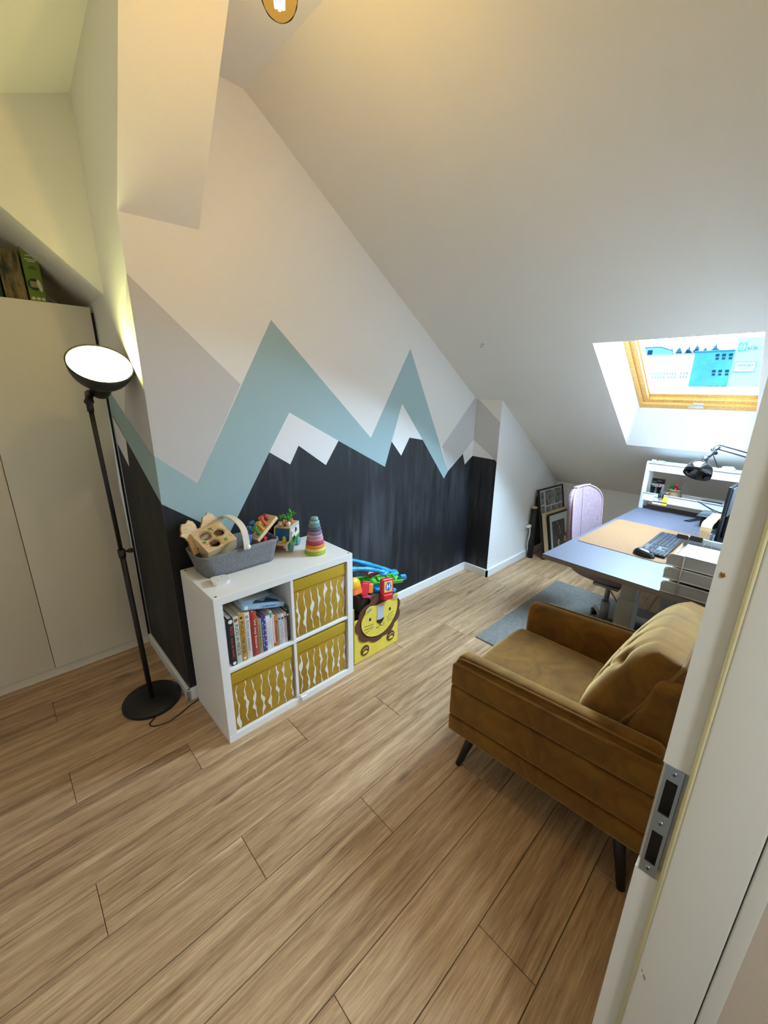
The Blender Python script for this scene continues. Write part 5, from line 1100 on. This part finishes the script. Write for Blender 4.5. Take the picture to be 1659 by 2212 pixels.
for k, (y, c, wd, l) in enumerate(((-.295, (118, 74, 62), .055, 'brown'), (-.405, (36, 42, 48), .075, 'black'))):
    t = thing('glasses_case', '%s glasses case with pale rim on the rack tray' % l, 'case', tuple(D_(1.47, y, zt0))); Tq = TD @ Matrix.Translation((1.455+.02*k, y, zt0+.0005))
    m_ = MB(); m_.box((-.022, -wd, 0), (.025, .0+wd*.6, .026), .012, 4, T=Tq); part('case_lower', m_, mat('case_%d' % c[0], c, .4), t, wn=True); m_ = MB(); m_.box((-.022, -wd, .0262), (.025, wd*.6, .054), .012, 4, T=Tq); part('case_lid', m_, mat('case_%d' % c[0], c, .4), t, wn=True)
    m_ = MB(); m_.tube([Tq @ V((x, y_, .0262)) for x, y_ in rrect(-.0235, -wd-.001, .0265, wd*.6+.001, .012, 4)], .0022, 6, closed=True); part('case_rim', m_, chrome, t)
t = thing('notebook_stack', 'low stack of pale papers at the right of the rack tray', 'papers', tuple(D_(1.48, -.47, zt0))); m_ = MB(); m_.box((1.43, -.548, zt0), (1.535, -.488, zt0+.03), .002, 1, T=TD); part('sheets', m_, wpaper, t); m_ = MB(); m_.tube([D_(1.44, -.492, zt0+.034), D_(1.45, -.515, zt0+.045), D_(1.52, -.54, zt0+.036)], .003, 6, sub=4); part('band', m_, white_l, t)
for k, (x, y, wd, c, l) in enumerate(((1.48, -.07, .03, (150, 186, 206), 'pale blue pouch at the left of the rack top tray'), (1.48, -.25, .05, (170, 190, 210), 'flat blue folder in the middle of the rack top tray'), (1.48, -.46, .035, (214, 220, 224), 'crumpled clear bag at the right of the rack top tray'))):
    m_ = MB(); rnd = random.Random(k)
    def crump(p): return p+V((rnd.uniform(-.003, .003), rnd.uniform(-.003, .003), rnd.uniform(-.004, .004) if p.z > 1.1 else 0))
    m_.box((x-.04, y-wd, 1.0915), (x+.04, y+wd, 1.157+.012*(k == 2)-.006*(k == 1)), .012, 3, T=TD, fn=crump); tag(part('pouch', m_, mat('pouch_%d' % c[0], c, .35)), l, 'pouch')
# card clipped to the rack
cd = thing('clipped_card', 'white and yellow card clipped to the front of the rack', 'card', tuple(D_(1.416, -.16, .86)))
cz = .852; m_ = MB(); m_.box((1.4175, -.180, cz), (1.4190, -.090, cz+.068), T=TD); cc_ = part('card', m_, wpaper, cd)
m_ = MB(); m_.box((1.4168, -.180, cz), (1.4176, -.142, cz+.068), T=TD); part('yellow_panel', m_, mat('card_yellow', (226, 216, 70), .5), cc_); m_ = MB(); m_.box((1.4164, -.180, cz+.016), (1.4169, -.090, cz+.023), T=TD); m_.box((1.4166, -.135, cz+.050), (1.4169, -.095, cz+.054), T=TD); part('dark_band', m_, mat('card_navy', (52, 60, 84), .5), cc_)
binder_clip('small black binder clip holding the card on the rack', D_(1.4215, -.136, .934), TD.to_3x3() @ V((0, -1, 0)), (0, 0, -1), .75)['group'] if False else None
t = thing('binder_clip', 'small black binder clip holding the yellow card on the rack', 'clip', tuple(D_(1.42, -.136, .92))); Tq = TD @ frame((1.4185, -.136, .9), (0, -1, 0), (0, 0, 1))
m_ = MB(); m_.box((-.017, .004, -.006), (.017, .036, .010), .003, 2, T=Tq); part('clip_body', m_, black_pl, t)
m_ = MB(); m_.tube([Tq @ V(p) for p in ((-.005, .034, .009), (-.004, .044, .014), (-.009, .058, .018), (.009, .058, .018), (.004, .044, .014), (.005, .034, .009))], .0012, 6); m_.tube([Tq @ V(p) for p in ((-.005, .03, .0105), (-.008, .008, .012), (.008, .008, .012), (.005, .03, .0105))], .001, 6); part('wire_handle', m_, chrome, t)

# ------------------------------------------------------------ monitor, riser, tablet, desk lamp
mo = thing('monitor', 'black monitor seen from behind next to the door jamb', 'monitor', (3.4, -1.34, DZ)); Tq = frame((3.198, -1.332, DZ+.010), (.39, -.03, 0), (-.0, -.02, 1))
back_m = mat('monitor_back_grey', (70, 76, 82), .35)
m_ = MB(); m_.box((0, 0, -.004), (.48, .322, .012), .003, 2, T=Tq); part('bezel', m_, mat('monitor_black', (12, 13, 16), .35), mo)
m_ = MB(); m_.box((.012, .15, .012), (.468, .315, .022), .004, 2, T=Tq); m_.box((.05, .012, .012), (.43, .15, .034), .006, 2, mi=1, T=Tq); part('rear_shell', m_, [back_m, black_pl], mo)
m_ = MB(); m_.box((.24, -.003, .015), (.32, .1, .03), .004, 2, T=Tq); m_.box((.16, -.0075, -.06), (.40, -.001, .10), .003, 1, T=Tq); part('stand', m_, black_pl, mo)
ply = mat('bent_plywood', (212, 172, 122), .5, var=.1, vscale=12, stretch=(4, 20, 4), var2=(226, 192, 146))
ri = MB(); prof = [(0, 0), (0, .09), (.004, .112), (.016, .128), (.036, .134), (.30, .134), (.30, .126), (.040, .126), (.022, .121), (.012, .108), (.008, .09), (.008, 0)]
Tq = frame((3.07, -1.268, DZ+.0004), (.62, -.02, 0), (0, 0, 1)); ri.prism(prof, (0, 0, 0), (1, 0, 0), (0, 1, 0), .05, T=Tq @ Matrix.Identity(4)); tag(part('wooden_stand', ri, ply), 'bent light plywood stand left of the monitor', 'stand')
t = thing('laptop_stand', 'black folding stand carrying a flat dark tablet behind the desk pad', 'stand', (3.66, -1.2, DZ))
m_ = MB(); m_.add([D_(1.30, -.32, DZ+.001), D_(1.42, -.36, DZ+.001), D_(1.42, -.38, DZ+.012), D_(1.30, -.34, DZ+.012), D_(1.30, -.36, DZ+.001), D_(1.42, -.40, DZ+.001)], [(0, 1, 2, 3), (3, 2, 5, 4), (0, 3, 4), (1, 5, 2), (0, 4, 5, 1)]); m_.box((1.24, -.52, DZ+.0004), (1.40, -.42, DZ+.06), .01, 2, T=TD); part('stand_base', m_, black_pl, t)
tbm = mat('dark_tablet', (48, 54, 58), .25); m_ = MB(); Tq = TD @ Matrix.Translation((1.22, -.40, DZ+.067)) @ Matrix.Rotation(math.radians(-3), 4, 'X'); m_.box((0, -.16, 0), (.20, .0, .008), .003, 2, T=Tq); tag(part('tablet', m_, tbm), 'dark tablet lying on the black folding stand', 'tablet')
m_ = MB(); m_.tube([(3.60, -1.31, .885), (3.57, -1.25, .91), (3.61, -1.17, .935), (3.66, -1.16, .925), (3.63, -1.24, .892), (3.57, -1.28, .882)], .0032, 6, sub=5); tag(part('cable', m_, black_m), 'black cable looping over the dark tablet', 'cable')
ld = thing('desk_lamp', 'glossy black jointed desk lamp reaching over the rack', 'lamp', (3.30, -1.40, DZ))
gbl = mat('gloss_black_enamel', (12, 12, 14), .12); ddep = 0
HC = V((3.300, -1.168, 1.188)); ax = V((-.42, .10, -.62)).normalized(); Tq = frame(HC, ax.orthogonal(), ax.cross(ax.orthogonal()))
sh_p = [(.0, -.070), (.016, -.069), (.020, -.060), (.045, -.048), (.064, -.022), (.071, .008), (.072, .03), (.070, .03), (.062, -.018), (.043, -.044), (0, -.05)]
part('lamp_shade', MB().lathe(sh_p, 32, T=Tq), gbl, ld)
jn0 = HC-ax*.062; jn1 = V((3.402, -1.205, 1.300)); jn2 = V((3.425, -1.222, 1.326))
m_ = MB(); m_.cyl(jn0, jn0-ax*.035, .016, .013, 14); m_.tube([jn0-ax*.03, (jn0+jn1)/2+V((0, 0, .004)), jn1], .011, 10); part('lamp_socket', m_, black_m, ld)
m_ = MB(); m_.cyl(jn1+V((-.012, -.012, -.012)), jn1+V((.016, .012, .010)), .011, n=10); m_.tube([jn1, jn2], .008, 8); m_.tube([jn1+V((-.01, 0, -.02)), jn1+V((.02, -.03, -.09)), jn1+V((.028, -.036, -.1))], .0022, 6); part('lamp_knuckle', m_, black_m, ld)
el = V((3.60, -1.46, 1.245))
m_ = MB(); m_.tube([jn2+V((0, 0, .012)), el+V((0, 0, .012))], .0042, 8); m_.tube([jn2+V((0, 0, -.014)), el+V((0, 0, -.014))], .0042, 8); part('upper_arm', m_, mat('lamp_arm_grey', (60, 60, 64), .35, .6), ld)
m_ = MB(); m_.tube([el+V((0, 0, .012)), (3.42, -1.46, DZ+.03)], .0042, 8); m_.tube([el+V((.02, 0, -.014)), (3.44, -1.46, DZ+.03)], .0042, 8); part('lower_arm', m_, mat('lamp_arm_grey', (60, 60, 64), .35, .6), ld)
m_ = MB(); m_.lathe([(0, 0), (.04, 0), (.04, .018), (.014, .024), (.014, .045), (0, .045)], 22, T=Matrix.Translation((3.43, -1.45, DZ+.0004))); part('clamp', m_, black_m, ld)
m_ = MB(); m_.tube([jn2+V((0, 0, .012)), jn2+V((-.03, .02, .0)), jn2+V((-.035, .02, -.04)), jn1+V((-.01, 0, -.01)), jn0-ax*.03], .0022, 6, sub=4); part('lamp_cord', m_, black_m, ld)

# ------------------------------------------------------------ desk chair
ch = thing('desk_chair', 'pink upholstered swivel chair tucked under the desk', 'chair', (3.10, -.80, .009))
pink = mat('pink_wool', (136, 112, 120), .95, var=.07, vscale=70, bump=.25, bscale=400, var2=(150, 127, 136)); pinkd = mat('pink_shade', (92, 58, 60), .8)  # darker copy of the pink paints the shade under the seat
def shellgrid(fn, nu, nv, th, mats, name, parent):
    P = [[V(fn(i/nu, j/nv)) for i in range(nu+1)] for j in range(nv+1)]; N = []
    for j in range(nv+1):
        row = []
        for i in range(nu+1):
            a = P[j][min(i+1, nu)]-P[j][max(i-1, 0)]; b = P[min(j+1, nv)][i]-P[max(j-1, 0)][i]; nn_ = a.cross(b); row.append(nn_.normalized() if nn_.length > 1e-9 else V((0, 0, 1)))
        N.append(row)
    m_ = MB(); W_ = nu+1; f = [p for r in P for p in r]; b = [p-n_*th for r, nr in zip(P, N) for p, n_ in zip(r, nr)]; o = len(f)
    m_.add(f+b, [[j*W_+i, j*W_+i+1, (j+1)*W_+i+1, (j+1)*W_+i] for j in range(nv) for i in range(nu)], 0, True); K = len(m_.f)
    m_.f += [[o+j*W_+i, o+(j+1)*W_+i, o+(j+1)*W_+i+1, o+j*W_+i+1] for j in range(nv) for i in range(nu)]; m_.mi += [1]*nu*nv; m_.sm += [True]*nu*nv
    per = [(i, 0) for i in range(nu+1)]+[(nu, j) for j in range(1, nv+1)]+[(i, nv) for i in range(nu-1, -1, -1)]+[(0, j) for j in range(nv-1, 0, -1)]; pi = [j*W_+i for i, j in per]
    for k in range(len(pi)): a, b2 = pi[k], pi[(k+1) % len(pi)]; m_.f.append([a, o+a, o+b2, b2]); m_.mi.append(0); m_.sm.append(True)
    return part(name, m_, mats, parent), [P[j][i] for i, j in per]
bL, bR = V((3.0, -.58, 0)), V((3.42, -.625, 0)); bx_ = (bR-bL).normalized(); by_ = V((bx_.y, -bx_.x, 0)); hw_ = (bR-bL).length/2; bc_ = (bL+bR)/2
def backf(u, v_):
    v_ = math.sin(v_*math.pi/2); x = 2*u-1; z = .50+.50*v_; tw = 1.0 if v_ < .70 else max(0, 1-((v_-.70)/.30)**2.6)**.42; tw = max(tw, .42)
    return bc_+bx_*(x*hw_*tw*(.9+.1*min(1, v_*2)))+V((0, 0, z))-by_*(.02+.05*(v_-.4)*1.0-.045*(x*tw)**2)
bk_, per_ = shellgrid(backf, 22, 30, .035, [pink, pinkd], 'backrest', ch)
m_ = MB(); m_.tube(per_, .005, 8, closed=True); part('piping', m_, mat('pale_pink_piping', (172, 140, 150), .9), bk_)
m_ = MB(); m_.tube([V(backf(.5, q/12))+by_*.0006 for q in range(13)], .0016, 5); part('centre_seam', m_, mat('seam_mauve', (112, 84, 92), .9), bk_)
sc = V((3.10, -.86, 0))
def seatf(u, v_):
    x = 2*u-1; y = 2*v_-1; k = math.sqrt(max(0, 1-.5*y*y)); k2 = math.sqrt(max(0, 1-.5*x*x)); X_, Y_ = x*k, y*k2
    return sc+bx_*(X_*.255)+by_*(-Y_*.245)+V((0, 0, .455+.035*(X_*X_)+.015*Y_*Y_))
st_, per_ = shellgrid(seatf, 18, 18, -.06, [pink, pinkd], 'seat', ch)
gm = mat('grey_chair_metal', (150, 148, 142), .4, .4)
m_ = MB(); m_.cyl((sc.x, sc.y, .11), (sc.x, sc.y, .26), .028, n=18); m_.cyl((sc.x, sc.y, .25), (sc.x, sc.y, .40), .016, n=16); m_.box((sc.x-.08, sc.y-.08, .385), (sc.x+.08, sc.y+.08, .405), .006, 2); part('gas_lift', m_, gm, ch)
m_ = MB(); m_.tube([(sc.x-.02, sc.y, .38), (sc.x-.16, sc.y-.1, .36), (sc.x-.2, sc.y-.12, .345)], .005, 8); part('lever', m_, gm, ch)
for k in range(5):
    a = .5+k*2*math.pi/5; d = V((math.cos(a), math.sin(a), 0)); c0 = V((sc.x, sc.y, 0))
    m_ = MB(); m_.tube([c0+V((0, 0, .12)), c0+d*.12+V((0, 0, .105)), c0+d*.27+V((0, 0, .075))], .014, 8); lg_ = part('base_arm', m_, gm, ch)
    m_ = MB(); q = c0+d*.27; pr = d.cross(V((0, 0, 1))); m_.cyl(q-pr*.018+V((0, 0, .0345)), q+pr*.018+V((0, 0, .0345)), .025, n=14); m_.cyl(q+V((0, 0, .05)), q+V((0, 0, .08)), .008, n=8); part('castor', m_, black_pl, lg_)
m_ = MB(); m_.box((0, 0, 0), (1, 1, 1)) if False else None
bg_ = MB(); rnd = random.Random(4); bg_.box((2.92, -1.40, .012), (3.30, -1.16, .26), .05, 5, fn=lambda p: p+V((rnd.uniform(-.012, .012), rnd.uniform(-.012, .012), rnd.uniform(-.012, .012) if p.z > .05 else 0))); tag(part('plastic_bag', bg_, mat('pale_grey_bag', (150, 152, 148), .35)), 'crumpled pale bag on the floor under the desk', 'bag')

# ------------------------------------------------------------ pictures in the corner
fb0 = V((4.064, .030, .001)); ftl = V((4.118, .158, .700)); ftr = V((4.508, .092, .716))
exf = (ftr-ftl).normalized(); eyf = (ftl-fb0); eyf = (eyf-exf*eyf.dot(exf)).normalized(); Tf = frame(fb0+V((.004, 0, 0)), exf, eyf); FW, FH = .40, (ftl-fb0).length
photo_l = mat('photo_grey', (96, 90, 82), .5, var=.6, vscale=18, var2=(150, 146, 138)); pw = mat('photo_white', (196, 194, 188), .5); frame_b = mat('black_picture_frame', (16, 16, 18), .4); wood_f = mat('pale_wood_frame', (196, 172, 134), .5); matm = mat('passepartout', (196, 204, 200), .7); dphoto = mat('photo_dark', (58, 56, 52), .5, var=.3, vscale=10)
def pframe(name, label, T, wd, hh, bw_, dp, fm_, inner):
    t = thing(name, label, 'picture', tuple(T @ V((wd/2, 0, 0)))); m_ = MB()
    for lo, hi in (((0, 0, 0), (bw_, hh, dp)), ((wd-bw_, 0, 0), (wd, hh, dp)), ((bw_, 0, 0), (wd-bw_, bw_, dp)), ((bw_, hh-bw_, 0), (wd-bw_, hh, dp))): m_.box(lo, hi, T=T)
    fr = part('picture_frame', m_, fm_, t)
    m_ = MB(); m_.box((bw_, bw_, .002), (wd-bw_, hh-bw_, dp*.6), T=T); bd_ = part('backing', m_, inner, t); return t, bd_
def flat(name, T, poly, z, m2, par): m_ = MB(); m_.prism(poly, T @ V((0, 0, z)), T.to_3x3() @ V((1, 0, 0)), T.to_3x3() @ V((0, 1, 0)), .0006); return part(name, m_, m2, par)
t1_, bd_ = pframe('framed_picture', 'large black frame of small photographs leaning in the corner', Tf, FW, FH, .014, .02, frame_b, pw)
def rc_(a, b, c, d): return [(a, b), (c, b), (c, d), (a, d)]
zf = .0122
for q in (rc_(.03, .55, .085, .68), rc_(.105, .535, .255, .685), rc_(.262, .535, .383, .685), rc_(.03, .46, .085, .538), rc_(.105, .47, .19, .525), rc_(.20, .47, .285, .525), rc_(.295, .47, .383, .525), rc_(.03, .33, .2, .45), rc_(.21, .33, .383, .45)): flat('photo', Tf, q, zf, photo_l, bd_)
T2 = Tf @ Matrix.Translation((.012, .0, .026)); t2_, bd2 = pframe('framed_picture', 'pale wooden frame between the two black ones in the corner', T2, .375, .475, .045, .016, wood_f, dphoto)
T3 = Tf @ Matrix.Translation((.062, .0, .047)); t3_, bd3 = pframe('framed_picture', 'small black frame with a lightning photograph in front of the others', T3, .335, .452, .014, .018, frame_b, matm)
zf = .0112
ph = flat('photo', T3, rc_(.055, .06, .265, .37), zf, mat('storm_photo', (74, 72, 70), .5, var=.12, vscale=6), bd3)
m_ = MB(); m_.tube([T3 @ V((x, y, zf+.0008)) for x, y in ((.13, .36), (.15, .34), (.145, .325), (.175, .31), (.172, .285), (.19, .265), (.185, .23), (.2, .21))], .0016, 4); m_.tube([T3 @ V((x, y, zf+.0008)) for x, y in ((.175, .31), (.16, .285), (.165, .25), (.155, .21))], .0009, 4); part('lightning', m_, mat('lightning_white', (214, 212, 206), .5), bd3)
p2 = flat('portrait_photo', T3, rc_(.05, .02, .30, .215), zf+.002, mat('portrait_brown', (92, 84, 72), .5, var=.35, vscale=9), bd3)
for cx, cy in ((.145, .14), (.255, .155)):
    flat('face', T3, ellipse(cx, cy, .017, .033, 18), zf+.0028, mat('portrait_pale', (206, 200, 188), .5), p2); flat('face_shadow', T3, [(cx+.002, cy-.02), (cx+.012, cy-.01), (cx+.010, cy+.012), (cx+.002, cy+.002)], zf+.0036, mat('portrait_dark', (60, 52, 46), .5), p2); flat('dress', T3, [(cx-.03, .03), (cx+.035, .03), (cx+.012, cy-.04), (cx-.008, cy-.04)], zf+.0028, mat('portrait_mid', (120, 112, 98), .5), p2)
tu = thing('poster_tube', 'tall black tube with a pale wooden cap beside the frames', 'tube', (4.075, .135, 0)); m_ = MB(); m_.cyl((4.030, .140, .0004), (4.036, .160, .520), .028, n=22); part('tube_body', m_, black_m, tu); m_ = MB(); m_.cyl((4.036, .160, .520), (4.0362, .1605, .534), .029, n=22); part('cap', m_, wood_f, tu)
m_ = MB(); m_.box((4.115, .186, .0004), (4.42, .196, .62), T=Matrix.Identity(4)); tag(part('shadow_board', m_, mat('shadow_brown', (70, 58, 48), .8)), 'brown board added as the shadow cast on the wall behind the frames', 'board')  # dark board stands in for the frames' shadow on the wall

# ------------------------------------------------------------ wall socket, ceiling ring
wsk = thing('wall_socket', 'white wall socket with plugged charger near the leaning frames', 'socket', (3.965, .198, .34)); yw_ = YO-.0005
m_ = MB(); m_.box((3.915, yw_-.009, .298), (4.003, yw_, .386), .004, 2); sp_l = part('socket_plate', m_, white_l, wsk)
m_ = MB(); m_.cyl((3.962, yw_-.0095, .342), (3.962, yw_-.012, .342), .024, n=20); part('socket_well', m_, mat('socket_grey', (190, 190, 188), .5), sp_l)
m_ = MB(); m_.cyl((3.964, yw_-.0125, .342), (3.964, yw_-.045, .340), .019, .015, 16); m_.box((3.955, yw_-.055, .335), (3.985, yw_-.03, .362), .004, 2); part('plug', m_, white_l, wsk)
m_ = MB(); m_.tube([(3.964, yw_-.045, .338), (3.966, yw_-.05, .27), (3.985, yw_-.03, .16), (4.01, yw_-.028, .075), (4.05, yw_-.03, .02), (4.10, yw_-.026, .004)], .0032, 6, sub=4); m_.tube([(3.972, yw_-.05, .335), (3.992, yw_-.045, .25), (3.99, yw_-.03, .15), (4.015, yw_-.029, .07)], .0026, 6, sub=4); part('cord', m_, white_l, wsk)
hk = thing('ceiling_ring', 'small metal ring screwed into the sloping ceiling', 'hook', (2.752, .058, 1.934)); hp_ = SP(2.752, .058)
m_ = MB(); c_ = hp_-NRM*.018; m_.tube([c_+V((0, math.cos(a), 0))*.011+NRM*(.011*math.sin(a)) for a in [2*math.pi*k/16 for k in range(16)]], .0024, 6, closed=True); part('ring', m_, chrome, hk)
m_ = MB(); m_.cyl(hp_+NRM*.001, hp_-NRM*.007, .003, n=8); part('screw', m_, chrome, hk)
